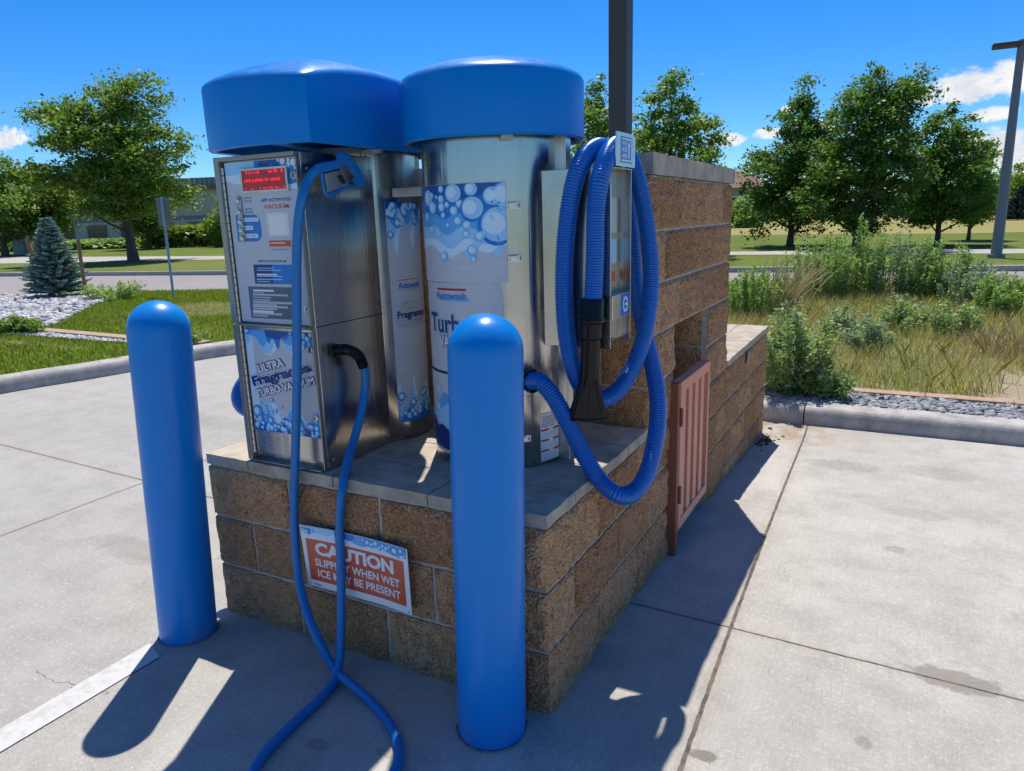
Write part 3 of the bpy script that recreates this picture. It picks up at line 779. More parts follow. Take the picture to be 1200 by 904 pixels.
# ------------------------------------------------------------------ salmon gate
gate = thing('slatted_gate', 'salmon painted steel gate with vertical slats standing at the wall recess', 'gate', (.03, 1.25, 0))
xg = .048; y0, y1 = 1.262, 1.79; zb, zt = .085, .775
mb = MB(); fr = .035
def par(mb, ya, yb, za, zb_, x0, x1, m=0): mb.box(x0, x1, ya, yb, za, zb_, m)
par(mb, y0, y0 + .028, zb, zt, .004, xg); par(mb, y1 - .03, y1, zb, zt, .004, xg)
par(mb, y0 + .028, y1 - .03, zt - .05, zt, .004, xg); par(mb, y0 + .028, y1 - .03, zb, zb + .045, .004, xg)
mb.build('gate_frame', M['gate'], gate, bevel=.003)
MB().box(-.012, .046, y0 - .040, y0 - .002, lot_h(0, 1.25) - .002, zt + .002).build('hinge_post', M['gate_d'], gate, bevel=.003)
for k in range(4):
    a = y0 + .045 + k * .112
    MB().box(.018, xg - .006, a, a + .060, zb + .045, zt - .05).build('slat', M['gate'], gate, bevel=.003)
MB().box(.004, .014, y0 + .028, y1 - .03, zb + .045, zt - .05).build('back_sheet', M['gate_d'], gate)
for zz in (.26, .62): MB().tube([(.052, y0 - .002, zz - .04), (.052, y0 - .002, zz + .04)], .007, 8).build('hinge', M['gate_d'], gate)

# ------------------------------------------------------------------ bollards
def bollard(u_top, v_top, base, label):
    base = np.array(base, float); dep = np.dot(RM[2], base - CAM); r = .101; H = 1.15
    top = at_depth(u_top, v_top, dep + RM[2][2] * H); ax = top - base; ax /= np.linalg.norm(ax)
    H = np.linalg.norm(top - base)
    o = MB(); n = 64; u = np.cross(ax, [0, 1, 0]); u /= np.linalg.norm(u); w = np.cross(ax, u)
    prof = [(r * .985, -.03), (r, .004), (r, .25)] + [(r, H * k / 6) for k in range(2, 7)]
    for k in range(1, 13):
        a = PI / 2 * k / 12; prof.append((r * math.cos(a), H + r * .97 * math.sin(a)))
    v = []; f = []
    for q, h in prof:
        for i in range(n):
            a = 2 * PI * i / n; v.append(base + ax * h + max(q, 1e-4) * (math.cos(a) * u + math.sin(a) * w))
    for j in range(len(prof) - 1):
        for i in range(n): f.append((j * n + i, j * n + (i + 1) % n, (j + 1) * n + (i + 1) % n, (j + 1) * n + i))
    root = thing('bollard', label, 'bollard', tuple(base), 'blue bollards guarding the vacuum island')
    o.add(v, f); o.build('sleeve', M['bollard'], root, smooth=60)
    g = MB(); ring = []
    for i in range(49):
        a = 2 * PI * i / 48; q = r + .004 + .006 * noise.noise((math.cos(a) * 3 + base[0], math.sin(a) * 3, 1.)); ring.append((base[0] + q * math.cos(a), base[1] + q * math.sin(a), .001))
    g.tube(ring, [.0035 + .004 * abs(noise.noise((i % 48 * .6, base[0], 2))) for i in range(49)], 6, cap=False); g.build('caulk_ring', M['caulk'], root, smooth=True)
    return root
bollard(186.5, 386, (-1.425, -.180, 0), 'blue plastic sleeved bollard standing beside the white parking stripe')
bollard(568.8, 411, (-.130, -.130, 0), 'blue plastic sleeved bollard in front of the plinth corner, hiding the silver tank decal')

# ------------------------------------------------------------------ vacuum machines
rad_ = math.radians
PZ = CAPZ + CT + .002                         # standing level on the plinth
T1 = (-1.043, .53); T2 = (-.410, .498); TR = .246
def cyl_map(c, r=TR): return lambda s, q, off: (c[0] + (r + off) * math.cos(s / r), c[1] + (r + off) * math.sin(s / r), q)
def cyl_px(c, r=TR):
    def fn(u, v):
        d = ray(u, v); o = CAM - np.array([c[0], c[1], 0]); a = d[0]**2 + d[1]**2; b = o[0]*d[0] + o[1]*d[1]; cc = o[0]**2 + o[1]**2 - r*r
        D = max(b*b - a*cc, 0); P = o + d * ((-b - D**.5) / a); return math.atan2(P[1], P[0]) * r, P[2]
    return fn
FY = .026                                     # cabinet door face
def face_px(u, v): p = gy(u, v, FY); return p[0], p[2]
face_map = lambda s, q, off: (s, FY - off, q)
def fit(art, body, s0, s1, t0, t1, off, m, bold=.0, outline=None, rot=0., obold=.05):
    v, f = text_geo(body, 1., bold); w = v[:, 0].max() - v[:, 0].min(); x0 = v[:, 0].min()
    cap = text_geo('H', 1., bold)[0][:, 1]; h = cap.max() - cap.min(); y0 = cap.min()
    sx = (s1 - s0) / w; sy = (t1 - t0) / h; c_, s_ = math.cos(rot), math.sin(rot)
    def put(v, f, off, m):
        art.b.add([art.mp(s0 + ((x - x0) * sx) * c_ - ((y - y0) * sy) * s_, t0 + ((x - x0) * sx) * s_ + ((y - y0) * sy) * c_, off) for x, y in v], f, m)
    if outline is not None:
        vo, fo = text_geo(body, 1., bold + obold); put(vo, fo, off - .0006, outline)
    put(v, f, off, m)
def fit_px(art, pxf, body, u0, v0, u1, v1, off, m, **k):
    a, b = pxf(u0, v1); c, d = pxf(u1, v0); fit(art, body, a, c, b, d, off, m, **k)
def line_px(art, pxf, body, u0, v0, u1, v1, h, off, m, **k):
    a = np.array(pxf(u0, v0)); c = np.array(pxf(u1, v1)); L = np.linalg.norm(c - a)
    fit(art, body, a[0], a[0] + L, a[1], a[1] + h, off, m, rot=math.atan2(c[1] - a[1], c[0] - a[0]), **k)
def rect_px(art, pxf, u0, v0, u1, v1, off, m, n=1):
    a, b = pxf(u0, v1); c, d = pxf(u1, v0); art.grid(a, c, b, d, off, m, n)
PRN = ['silver', 'palesil', 'navy', 'b1', 'b2', 'b3', 'b4', 'b5', 'orange', 'white', 'card', 'greypr', 'red']
PM = [M[k] for k in PRN]; ix = {k: i for i, k in enumerate(PRN)}
BUB = (ix['b2'], ix['b3'], ix['b5'])
def splash(art, s0, s1, t_edge, depth, off, cols, up=True, seed=1, n=40, waves=2.5):
    """band of foam: solid at t_edge, ragged inner border, layered colours"""
    for k, (c, fr) in enumerate(cols):
        ss = np.linspace(s0, s1, n + 1); lo = []; hi = []
        for i, q in enumerate(ss):
            x = i / n
            d = depth * fr * (.62 + .38 * math.sin(x * waves * 6.28 + seed + k * .9) + .35 * noise.noise((x * 9, seed * 3.1, k)))
            d = max(d, .004)
            lo.append(t_edge - d if up else t_edge); hi.append(t_edge if up else t_edge + d)
        art.strip(ss, lo, hi, off + k * .0003, ix[c])

# ---- fragrance vacuum (cabinet + tank under one keyhole canopy)
v1 = thing('vacuum_machine', 'stainless fragrance vacuum with a square coin cabinet, red display and blue keyhole canopy', 'vacuum machine', (-1.03, .3, PZ))
cx0, cx1, cy0, cy1, cz0, cz1 = -1.212, -.846, .034, .40, PZ, 1.712
MB().box(cx0, cx1, cy0, cy1, cz0, cz1).build('cabinet', M['steel'], v1, bevel=.003)
zs = 1.155
# frame rims standing proud of the doors
mb = MB()
mb.box(cx0 + .001, cx0 + .024, .010, cy0 - .0005, cz0, zs - .004); mb.box(cx0 + .001, cx0 + .024, .010, cy0 - .0005, zs + .004, cz1)
mb.box(cx0 + .024, cx1 - .001, .008, cy0 - .0005, cz1 - .014, cz1 - .001)
mb.box(cx1 - .006, cx1 - .001, .016, cy0 - .0005, cz0 + .001, zs - .004); mb.box(cx1 - .006, cx1 - .001, .016, cy0 - .0005, zs + .004, cz1 - .015)
mb.box(cx0 + .024, cx1 - .007, .004, cy0 - .0005, cz0 + .001, cz0 + .006)
mb.box(cx0 + .024, cx1 - .007, .010, cy0 - .0005, zs - .004, zs + .003)
mb.build('door_frame', M['frame'], v1, bevel=.0015)
for za, zb_ in ((zs + .006, cz1 - .016), (cz0 + .028, zs - .007)):
    d = MB().box(cx0 + .031, cx1 - .008, FY + .001, cy0 - .0008, za, zb_).build('door', M['steel_h'], v1, bevel=.002)
    hb = MB(); zz = za
    while zz < zb_ - .02: hb.tube([(cx0 + .0275, .022, zz), (cx0 + .0275, .022, zz + .0235)], .0042, 8); zz += .026
    hb.build('hinge', M['steel_b'], d, smooth=40)
# seam strip on the cabinet's flank
MB().box(cx1 - .001, cx1 + .0015, cy0 + .002, cy1, zs - .0015, zs + .0015).build('seam', M['dark'], v1)
# upper artwork
A = Art(face_map)
dx0, dx1 = cx0 + .036, cx1 - .012
A.grid(dx0, dx1, zs + .010, cz1 - .020, .0006, ix['palesil'])
tz = cz1 - .020
ss = np.linspace(dx0, dx1, 31); X = (ss - dx0) / (dx1 - dx0)
A.strip(ss, tz - .055 - .035 * X - .008 * np.sin(X * 9), ss * 0 + tz, .0010, ix['b5'])
A.strip(ss, tz - .030 - .01 * np.sin(X * 7 + 1), ss * 0 + tz, .0013, ix['b4'])
k = X > .42
A.strip(ss[k], tz - .012 - .070 * np.clip((X[k] - .42) / .58, 0, 1) ** .7 - .006 * np.sin(X[k] * 30), ss[k] * 0 + tz, .0016, ix['b2'])
k = X > .5
A.strip(ss[k], tz - .008 - .03 * np.abs(np.sin(X[k] * 14)), ss[k] * 0 + tz, .0019, ix['b1'])
for u, v, r in ((331, 189.5, .013), (338, 193, .010), (343.5, 190.5, .013), (338, 187.5, .007), (346, 197, .006), (326, 188, .005)):
    s, q = face_px(u, v); A.bubble(s, q, r, .0022, (ix['b3'], ix['b5'], ix['white']), clip=(dx0, dx1, zs, tz))
fit_px(A, face_px, 'Autowash', 302, 191.5, 313, 194.5, .0026, ix['navy'], bold=.01)
fit_px(A, face_px, 'APP ACTIVATED', 306, 231.5, 341, 237, .0012, ix['navy'], bold=.018)
fit_px(A, face_px, 'VACUUM', 309.5, 238.8, 338.5, 245.2, .0012, ix['orange'], bold=.022)
fit_px(A, face_px, '2 MOTOR', 286, 231.2, 294.5, 233.4, .0012, ix['navy'], bold=.01); fit_px(A, face_px, 'VACUUM', 286.4, 234.8, 294.8, 237, .0012, ix['navy'], bold=.01)
fit_px(A, face_px, '3 MOTOR', 287, 244.2, 295.8, 246.4, .0012, ix['navy'], bold=.01); fit_px(A, face_px, 'VACUUM', 287.4, 247.8, 296, 250, .0012, ix['navy'], bold=.01)
a = face_px(276, 252.5); c = face_px(308, 283); rr = .028; pts = [(a[0], c[1]), (c[0] - rr, c[1])] + [(c[0] - rr + rr * math.sin(q), c[1] + rr - rr * math.cos(q)) for q in np.linspace(.1, PI / 2, 8)]
pts += [(c[0] - rr + rr * math.cos(q), a[1] - rr + rr * math.sin(q)) for q in np.linspace(0, PI / 2, 8)] + [(a[0], a[1])]
A.poly(pts, .0010, ix['b2'])
for u0, va, u1, vb, tx in ((284.5, 255.2, 303, 260.2, 'FRENCH VANILLA'), (285.5, 264.8, 296.5, 269.8, 'NEW CAR'), (286.5, 274.2, 302.5, 279.2, 'WILD CHERRY')):
    rect_px(A, face_px, u0, va, u1, vb, .0013, ix['white']); fit_px(A, face_px, tx, u0 + 1, va + 1.5, u1 - 1, vb - 1.5, .0016, ix['navy'], bold=.012)
rect_px(A, face_px, 315, 248.8, 337.5, 277.2, .0010, ix['card'])
rect_px(A, face_px, 317.5, 252, 335, 274.5, .0013, ix['white'])
rect_px(A, face_px, 316.5, 281.8, 341, 289.2, .0010, ix['orange']); rect_px(A, face_px, 318, 284.2, 334.5, 285.6, .0013, ix['white'])
fit_px(A, face_px, 'HAVE QUESTIONS?', 318.5, 291.8, 337.5, 293.4, .0012, ix['greypr'], bold=.008); rect_px(A, face_px, 318.5, 295.5, 338.5, 296.5, .0010, ix['b4'])
fit_px(A, face_px, 'INSTRUCTIONS FOR USE', 303, 305, 336, 307.6, .0012, ix['navy'], bold=.012)
rect_px(A, face_px, 299.5, 310.5, 345, 332.5, .0010, ix['navy']); rect_px(A, face_px, 321, 310.5, 345, 332.5, .0013, ix['b2'])
rw = random.Random(3)
for v in (314, 316.6, 321.2, 323.6, 327.2, 329.8):
    rect_px(A, face_px, 301.5, v, 301.5 + rw.uniform(14, 40), v + (1.5 if v == 321.2 else .7), .0016, ix['white'] if v == 321.2 else ix['b4'])
rect_px(A, face_px, 295, 337.2, 347, 372.5, .0010, ix['greypr'])
for v in (340, 343, 345.6, 348.4, 351.4, 354.6, 357, 359.4, 361.8, 364.6, 367.6, 370):
    b_ = v in (340, 364.6); rect_px(A, face_px, 297, v, 297 + (24 if b_ else rw.uniform(12, 46)), v + (1.5 if b_ else .6), .0013, ix['white'] if b_ else ix['palesil'])
s, q = face_px(349.5, 258); A.disc(s, q, .019, .0010, ix['b2']); A.disc(s, q, .0145, .0013, ix['white']); A.disc(s, q, .0085, .0016, ix['b2'])
A.build('panel_artwork', PM, v1)
# display
a = face_px(283.5, 198.5); c = face_px(341, 223.5); mb = MB(); f_ = .007
mb.box(a[0], c[0], FY - .012, FY - .002, a[1] - f_, a[1]); mb.box(a[0], c[0], FY - .012, FY - .002, c[1], c[1] + f_)
mb.box(a[0], a[0] + f_, FY - .012, FY - .002, c[1] + f_, a[1] - f_); mb.box(c[0] - f_, c[0], FY - .012, FY - .002, c[1] + f_, a[1] - f_)
dsp = mb.build('display', M['steel_b'], v1, bevel=.001)
MB().box(a[0] + f_, c[0] - f_, FY - .0075, FY - .003, c[1] + f_, a[1] - f_).build('screen', M['led_panel'], dsp)
mb = MB(); w0, w1 = a[0] + f_ + .006, c[0] - f_ - .006; h0, h1 = c[1] + f_, a[1] - f_
for row, (za, zb_, st) in enumerate(((.80, .98, .0062), (.40, .58, .0062), (.02, .14, .0052))):
    x = w0
    while x < w1 - .004:
        if rw.random() < (.62, .72, .5)[row]:
            wd = st * rw.uniform(.5, .95); mb.box(x, x + wd, FY - .0086, FY - .0078, h0 + (h1 - h0) * (za + .05 * rw.random()), h0 + (h1 - h0) * (zb_ - .05 * rw.random()))
        x += st
mb.build('readout', M['led'], dsp)
# button plate
p0 = face_px(281, 230); p1 = face_px(285.5, 284); xm = (p0[0] + p1[0]) / 2
mb = MB(); w = .012; pts = [(xm + w * math.cos(q), p0[1] - w + w * math.sin(q)) for q in np.linspace(0, PI, 10)] + [(xm + w * math.cos(q), p1[1] + w + w * math.sin(q)) for q in np.linspace(PI, 2 * PI, 10)]
mb.add([(x, FY - .002, z) for x, z in pts] + [(x, FY - .006, z) for x, z in pts], [tuple(range(20)), tuple(range(39, 19, -1))] + [(i, 20 + i, 20 + (i + 1) % 20, (i + 1) % 20) for i in range(20)])
bp = mb.build('button_plate', M['galv'], v1)
for fz in (.10, .34, .56, .74, .91):
    z = p0[1] + (p1[1] - p0[1]) * fz
    MB().tube([(xm, FY - .0055, z), (xm, FY - .011, z), (xm, FY - .013, z)], [.0085, .0085, .0065], 16).build('button', M['steel_b'], bp, smooth=40)
def lock(u, v, m='steel_b', r=.013):
    s, q = face_px(u, v); o = MB().tube([(s, FY, q), (s, FY - .008, q), (s, FY - .010, q)], [r, r, r * .85], 20).build('lock', M[m], v1, smooth=40)
    MB().box(s - .0014, s + .0014, FY - .0115, FY - .0102, q - .006, q + .006).build('keyhole', M['dark'], o)
lock(346, 205.5, 'galv', .014); lock(354.5, 283.5); lock(361.5, 362); lock(364.5, 409.5); lock(371.5, 490)
# lower artwork
A = Art(face_map); lz0 = .772; lz1 = 1.137; lx0, lx1 = cx0 + .040, cx1 - .011
A.grid(lx0, lx1, lz0, lz1, .0006, ix['silver'])
splash(A, lx0, lx1, lz1, .100, .0010, (('b5', 1.0), ('b4', .8), ('b3', .5)), True, 2.2)
ssx = np.linspace(lx0 + .10, lx1, 40); xx_ = np.linspace(0, 1, 40)
A.strip(ssx, lz1 - .012 - .052 * np.abs(np.sin(xx_ * 5.2 + .4)) * (.6 + .4 * np.sin(xx_ * 31)), ssx * 0 + lz1, .0022, ix['b2'])
A.strip(ssx, lz1 - .004 - .026 * np.abs(np.sin(xx_ * 5.2 + .4)), ssx * 0 + lz1, .0025, ix['b1'])
A.grid(lx0, lx0 + .035, lz0 + .08, lz1 - .02, .0009, ix['b5'])
splash(A, lx0, lx1, lz0, .125, .0010, (('b5', 1.0), ('b4', .85), ('b3', .66), ('b2', .42), ('b1', .2)), False, 3.6)
r3 = random.Random(11)
for i in range(70):
    s = r3.uniform(lx0 + .01, lx1 - .01); q = lz0 + abs(r3.gauss(0, .042)); r = r3.uniform(.004, .0125) * (1.3 if q < lz0 + .04 else .7)
    A.bubble(s, q + .006, r, .0024 + i * .00003, BUB, clip=(lx0, lx1, lz0, lz1))
for u, v, r in ((303, 482, .023), (356, 394, .014), (361, 398, .013), (365, 393, .012), (357, 402, .009), (363, 404, .009), (352, 392, .007), (290, 388, .012), (341, 391, .007)):
    s, q = face_px(u, v); A.bubble(s, q, r, .0042, BUB, clip=(lx0, lx1, lz0, lz1))
for bo, of_, mt, mo in ((0, .0048, 'white', 'navy'),):
    line_px(A, face_px, 'ULTRA', 304.8, 437, 334.5, 429.2, .029, of_, ix[mt], bold=.03, outline=ix[mo], obold=.05)
    line_px(A, face_px, 'TURBO-VACUUM', 303, 465.5, 370.5, 450.5, .027, of_, ix[mt], bold=.03, outline=ix[mo], obold=.05)
    line_px(A, face_px, 'Fragrance', 299, 452.8, 366, 435.8, .036, .0056, ix['navy'], bold=.04, outline=ix['b5'], obold=.05)
A.build('panel_artwork', PM, v1)
# tank
tk = MB().lathe([(TR - .002, PZ), (TR, PZ + .003), (TR, 1.2), (TR, 1.745)], T1, 72).build('tank', M['steel'], v1, smooth=50)
mb = MB()
for a in (math.radians(-44), math.radians(-40)):
    mb.lathe([(TR + .0015, PZ + .01), (TR + .0015, 1.735)], T1, 2, 0, a, a + math.radians(2.2))
mb.build('seam', M['steel_b'], tk)
A = Art(cyl_map(T1)); pf = cyl_px(T1); s0, s1 = math.radians(-27.6) * TR, math.radians(16) * TR
A.grid(s0, s1, .725, 1.558, .001, ix['silver'], 14)
splash(A, s0, s1, 1.558, .17, .0016, (('b5', 1.0), ('b4', .75), ('b3', .5), ('b2', .3), ('b1', .15)), True, 4.4)
splash(A, s0, s1, .725, .17, .0016, (('b5', 1.0), ('b4', .75), ('b3', .5), ('b2', .28)), False, 1.4)
r3 = random.Random(5)
for i in range(26):
    s = r3.uniform(s0 + .01, s1); q = 1.545 - abs(r3.gauss(0, .045)); A.bubble(s, q, r3.uniform(.006, .018), .0036, BUB, clip=(s0, s1, .73, 1.556))
    s = r3.uniform(s0 + .01, s1); q = .74 + abs(r3.gauss(0, .05)); A.bubble(s, q, r3.uniform(.006, .018), .0036, BUB, clip=(s0, s1, .727, 1.55))
zq = pf(478, 334)[1]; sa = rad_(-20) * TR
fit(A, 'Autowash', sa, sa + .115, zq - .012, zq + .012, .0026, ix['b2'], bold=.016); A.grid(sa, sa + .10, zq + .019, zq + .0215, .0018, ix['red'], 4); A.grid(sa + .01, sa + .11, zq - .021, zq - .0185, .0018, ix['b3'], 4)
zq = pf(478, 368)[1]
fit(A, 'ULTRA', sa + .012, sa + .085, zq + .020, zq + .044, .0030, ix['white'], bold=.025, outline=ix['navy'], obold=.05)
fit(A, 'Fragrance', sa - .012, sa + .135, zq - .014, zq + .014, .0036, ix['navy'], bold=.03)
fit(A, 'TURBO VACUUM', sa - .010, sa + .135, zq - .046, zq - .024, .0030, ix['white'], bold=.02, outline=ix['navy'], obold=.05)
A.build('tank_decal', PM, v1)
def rr_outline():
    """keyhole plan: round behind, square-cornered bowed front"""
    P = []; Rr = .292
    fr, fl = (-.752, -.012), (-1.236, .02)
    for q in np.linspace(-8, 188, 40): a = math.radians(q); P.append((T1[0] + Rr * math.cos(a), T1[1] + Rr * math.sin(a)))
    def seg(a, b, n, bow):
        a, b = np.array(a), np.array(b); d = b - a; nn = np.array([d[1], -d[0]]); nn /= np.linalg.norm(nn)
        return [tuple(a + d * k / n + nn * bow * 4 * (k / n) * (1 - k / n)) for k in range(1, n)]
    out = P[:]
    out += seg(P[-1], fl, 8, .0) + [fl] + seg(fl, fr, 16, .055) + [fr] + seg(fr, P[0], 10, .0)
    return out
def canopy(name, outline, c, parent, z0, zsh, k, mats):
    O = np.array(outline); c = np.array(c); n = len(O); D = np.linalg.norm(O - c, axis=1)
    sh = zsh - k * (D ** 2 - .30 ** 2); V = []; F = []
    def ring(sc, z): V.extend([(c[0] + (x - c[0]) * q, c[1] + (y - c[1]) * q, zz) for (x, y), q, zz in zip(O, sc, z)])
    one = np.ones(n)
    def ins(d): return 1 - d / D
    dome = lambda sc: zsh + .072 - (k * .0 + .80) * (D * sc) ** 2 * 1.0
    ring(ins(.030), one * (z0 + .05)); ring(ins(.022), one * (z0 + .004)); ring(ins(.010), one * z0); ring(one * 1.0, one * (z0 + .006)); ring(ins(-.001), one * (z0 + .07)); ring(ins(-.001), sh - .012); ring(ins(.002), sh - .003); ring(ins(.008), sh + .005)
    ring(ins(.022), sh + .014)
    top = zsh + .070
    for q in (.85, .68, .5, .3, .12): ring(one * q * ins(.02), (sh + .016) + (top - sh - .016) * (1 - q ** 2))
    K = len(V) // n
    for j in range(K - 1):
        for i in range(n): F.append((j * n + i, j * n + (i + 1) % n, (j + 1) * n + (i + 1) % n, (j + 1) * n + i))
    F.append(tuple(range(n - 1, -1, -1))); F.append(tuple((K - 1) * n + i for i in range(n)))
    mb = MB(); mb.add(V, F); return mb.build(name, mats, parent, smooth=38)
canopy('canopy', rr_outline(), (-1.035, .36), v1, 1.728, 1.962, .34, M['blue'])
mb = MB(); mb.box(-.80, -.74, .30, .315, 1.715, 1.728).box(-.79, -.76, .285, .30, 1.712, 1.727); mb.build('clip', M['galv'], v1)

for k_, (zz, yy) in enumerate([(z_, y_) for z_ in (PZ + .03, cz1 - .05) for y_ in (cy0 + .03, cy1 - .03)]):
    MB().tube([(cx1 - .001, yy, zz), (cx1 + .0035, yy, zz)], .0055, 12).build('rivet', M['steel_b'], v1, smooth=40)
# ---- turbo vacuum
v2 = thing('vacuum_machine', 'stainless turbo vacuum tank wrapped in a blue bubble decal under a round blue canopy', 'vacuum machine', (T2[0], T2[1], PZ))
tk2 = MB().lathe([(TR - .003, PZ), (TR, PZ + .004), (TR, 1.2), (TR, 1.745)], T2, 72).build('tank', M['steel'], v2, smooth=50)
circ = [(T2[0] + .305 * math.cos(q), T2[1] + .305 * math.sin(q)) for q in np.linspace(0, 2 * PI, 72, endpoint=False)]
canopy('canopy', circ, T2, v2, 1.731, 1.925, .0, M['blue'])
mb = MB(); a = math.radians(-52); mb.obox((T2[0] + .262 * math.cos(a), T2[1] + .262 * math.sin(a), 1.728), (.018 * math.sin(-a), .018 * math.cos(a), 0), (.014 * math.cos(a), .014 * math.sin(a), 0), (0, 0, .008)); mb.build('clip', M['galv'], v2)
rad = math.radians
# wraps: an upper sheet standing a little proud, a lower one
for (z0, z1, off, nm) in ((1.288, 1.598, .004, 'upper_wrap'), (.985, 1.286, .0015, 'middle_wrap'), (.692, .981, .0025, 'lower_wrap')):
    mb = MB(); a0, a1 = rad(-198), rad(-53 if nm == 'upper_wrap' else -58)
    mb.lathe([(TR + .0002, z0), (TR + off, z0 + .0005), (TR + off, z1 - .0005), (TR + .0002, z1)], T2, 40, 0, a0, a1)
    mb.build(nm, M['silver'], v2, smooth=30)
pf = cyl_px(T2)
A = Art(cyl_map(T2)); s0, s1 = rad(-196) * TR, rad(-53.5) * TR; zt = 1.596; o0 = .0052
ss = np.linspace(s0, s1, 90)
edge_ = lambda q: .205 + .012 * np.sin(q * 40) + .012 * np.sin(q * 17 + 2)
for kk, (c, fr) in enumerate((('b5', 1.), ('b4', .86), ('b3', .66), ('b2', .44), ('b1', .20))):
    A.strip(ss, zt - edge_(ss) * fr - (.006 * np.sin(ss * 60 + kk) if kk else 0), ss * 0 + zt, o0 + kk * .0003, ix[c])
o1 = o0 + .002
def cpx(x, y): return 495 + x / 4.305, 210 + y / 4.305
for x, y, r in ((157, 75, .033), (252, 150, .040), (378, 235, .062), (350, 88, .032), (245, 52, .023), (412, 85, .045), (100, 102, .014), (192, 125, .014), (103, 143, .015), (60, 148, .022), (38, 100, .030),
                (112, 183, .010), (183, 212, .014), (228, 233, .015), (100, 52, .012), (57, 85, .010), (130, 130, .010), (163, 160, .015), (78, 92, .007), (35, 190, .016), (225, 278, .012), (58, 255, .014), (97, 277, .010), (292, 288, .017), (135, 232, .008), (118, 390, .016), (255, 360, .017), (262, 405, .010)):
    s, q = pf(*cpx(x, y)); q = min(q, zt - .002)
    n = o1 + .0004 * (r > .03); A.bubble(s, q, r, n, (ix['b2'] if r > .02 else ix['b3'], ix['b4'], ix['b5']), clip=(s0, s1, 1.29, zt))
def blob(pts, r, off, c):      # a drip: overlapping discs
    for (x, y), q in zip(pts, r): s, z = pf(*cpx(x, y)); A.disc(s, z, q, off, ix[c], clip=(s0, s1, 1.29, zt))
blob([(290, 290), (280, 320), (268, 345), (250, 362), (237, 378)], [.018, .014, .013, .016, .016], o1 - .0006, 'b4')
blob([(400, 320), (397, 340), (390, 362), (380, 372)], [.012, .010, .012, .013], o1 - .0006, 'b4')
o2 = .0036
fit_px(A, pf, 'Autowash', 512.6, 343.2, 546.5, 349.3, o2, ix['b2'], bold=.014)
rect_px(A, pf, 513.5, 338.8, 546, 339.6, .003, ix['red'], 6); rect_px(A, pf, 516, 351.2, 549, 351.8, .003, ix['b3'], 6)
a0 = pf(508.2, 387); fit(A, 'Turbo', a0[0], a0[0] + .205, a0[1], a0[1] + .066, .0045, ix['navy'], bold=.03, outline=ix['b5'], obold=.03)
a0 = pf(517, 405.5); fit(A, 'VACUUM', a0[0], a0[0] + .17, a0[1], a0[1] + .040, .0045, ix['white'], bold=.02, outline=ix['navy'], obold=.04)
A.build('tank_decal', PM, v2); A = Art(cyl_map(T2))
A.strip(ss, ss * 0 + .705, .80 + .020 * np.sin(ss * 30 + 1) + .012 * np.sin(ss * 71), .0040, ix['navy'])
k = ss > rad(-150) * TR
A.strip(ss[k], .800 + .01 * np.sin(ss[k] * 30), .850 + .025 * np.sin(ss[k] * 27 + 2) + .01 * np.sin(ss[k] * 80), .0046, ix['b4'])
for x, y, r in ((484, 315, .012), (520, 385, .022), (500, 410, .018), (485, 420, .012)):
    s, q = pf(430 + x / 5.648, 400 + y / 5.65); A.disc(s, q, r, .0050, ix['b3' if r > .015 else 'b5'])
A.build('tank_decal', PM, v2)
mb = MB(); mb.lathe([(TR + .0042, .978), (TR + .0042, .985)], T2, 40, 0, rad(-198), rad(-58)); mb.build('wrap_joint', M['dark'], v2)
for u, v in ((601, 241), (603, 303), (612, 459), (613.5, 514)):
    s, q = pf(u, v); a = s / TR; er = np.array([math.cos(a), math.sin(a), 0]); et = np.array([-math.sin(a), math.cos(a), 0]); P = np.array([T2[0], T2[1], q]) + er * (TR + .001)
    la = MB().obox(P + er * .004, et * .024, er * .005, (0, 0, .0115)).obox(P + er * .011 - et * .006, et * .012, er * .006, (0, 0, .009)).build('latch', M['steel_b'], v2, bevel=.0015)
    MB().tube([P + et * .017 + er * .009 + np.array([0, 0, -.006]), P + et * .017 + er * .014 + np.array([0, 0, 0]), P + et * .017 + er * .009 + np.array([0, 0, .006])], .0022, 8).build('latch_hook', M['galv'], la)
# warning sticker low on the flank
A = Art(cyl_map(T2)); a, b_ = rad(-30) * TR, rad(-9) * TR
A.grid(a, b_, .668, .838, .001, ix['white'], 6)
for i in range(5): A.grid(a + .006, b_ - .012 - .02 * rw.random(), .790 + i * .008, .7925 + i * .008, .0014, ix['greypr'], 4)
for i, z in enumerate((.778, .741, .704)):
    A.grid(a + .002, a + .036, z - .003, z + .004, .0014, ix['red'], 3); A.grid(b_ - .034, b_ - .002, z - .003, z + .004, .0014, ix['red'], 3)
    for j in range(5): A.grid(a + .004, b_ - .004 - .02 * rw.random(), z - .010 - j * .0045, z - .0085 - j * .0045, .0014, ix['b4'], 4)
A.build('warning_sticker', PM, v2)
# support post beside the tank and the bracket joining both tanks
mb = MB(); mb.box(-.172, -.134, .462, .470, PZ, 1.74).box(-.134, -.128, .462, .50, PZ, 1.74).box(-.172, -.166, .470, .50, PZ, 1.74)
mb.build('support_post', M['steel_b'], v2, bevel=.001)
mb = MB(); mb.box(-.775, -.625, .40, .46, 1.572, 1.604); mb.build('bracket', M['steel_b'], v2, bevel=.002)
MB().box(-.70, -.66, .62, .635, PZ, 1.58).build('perforated_strut', M['galv'], v2)
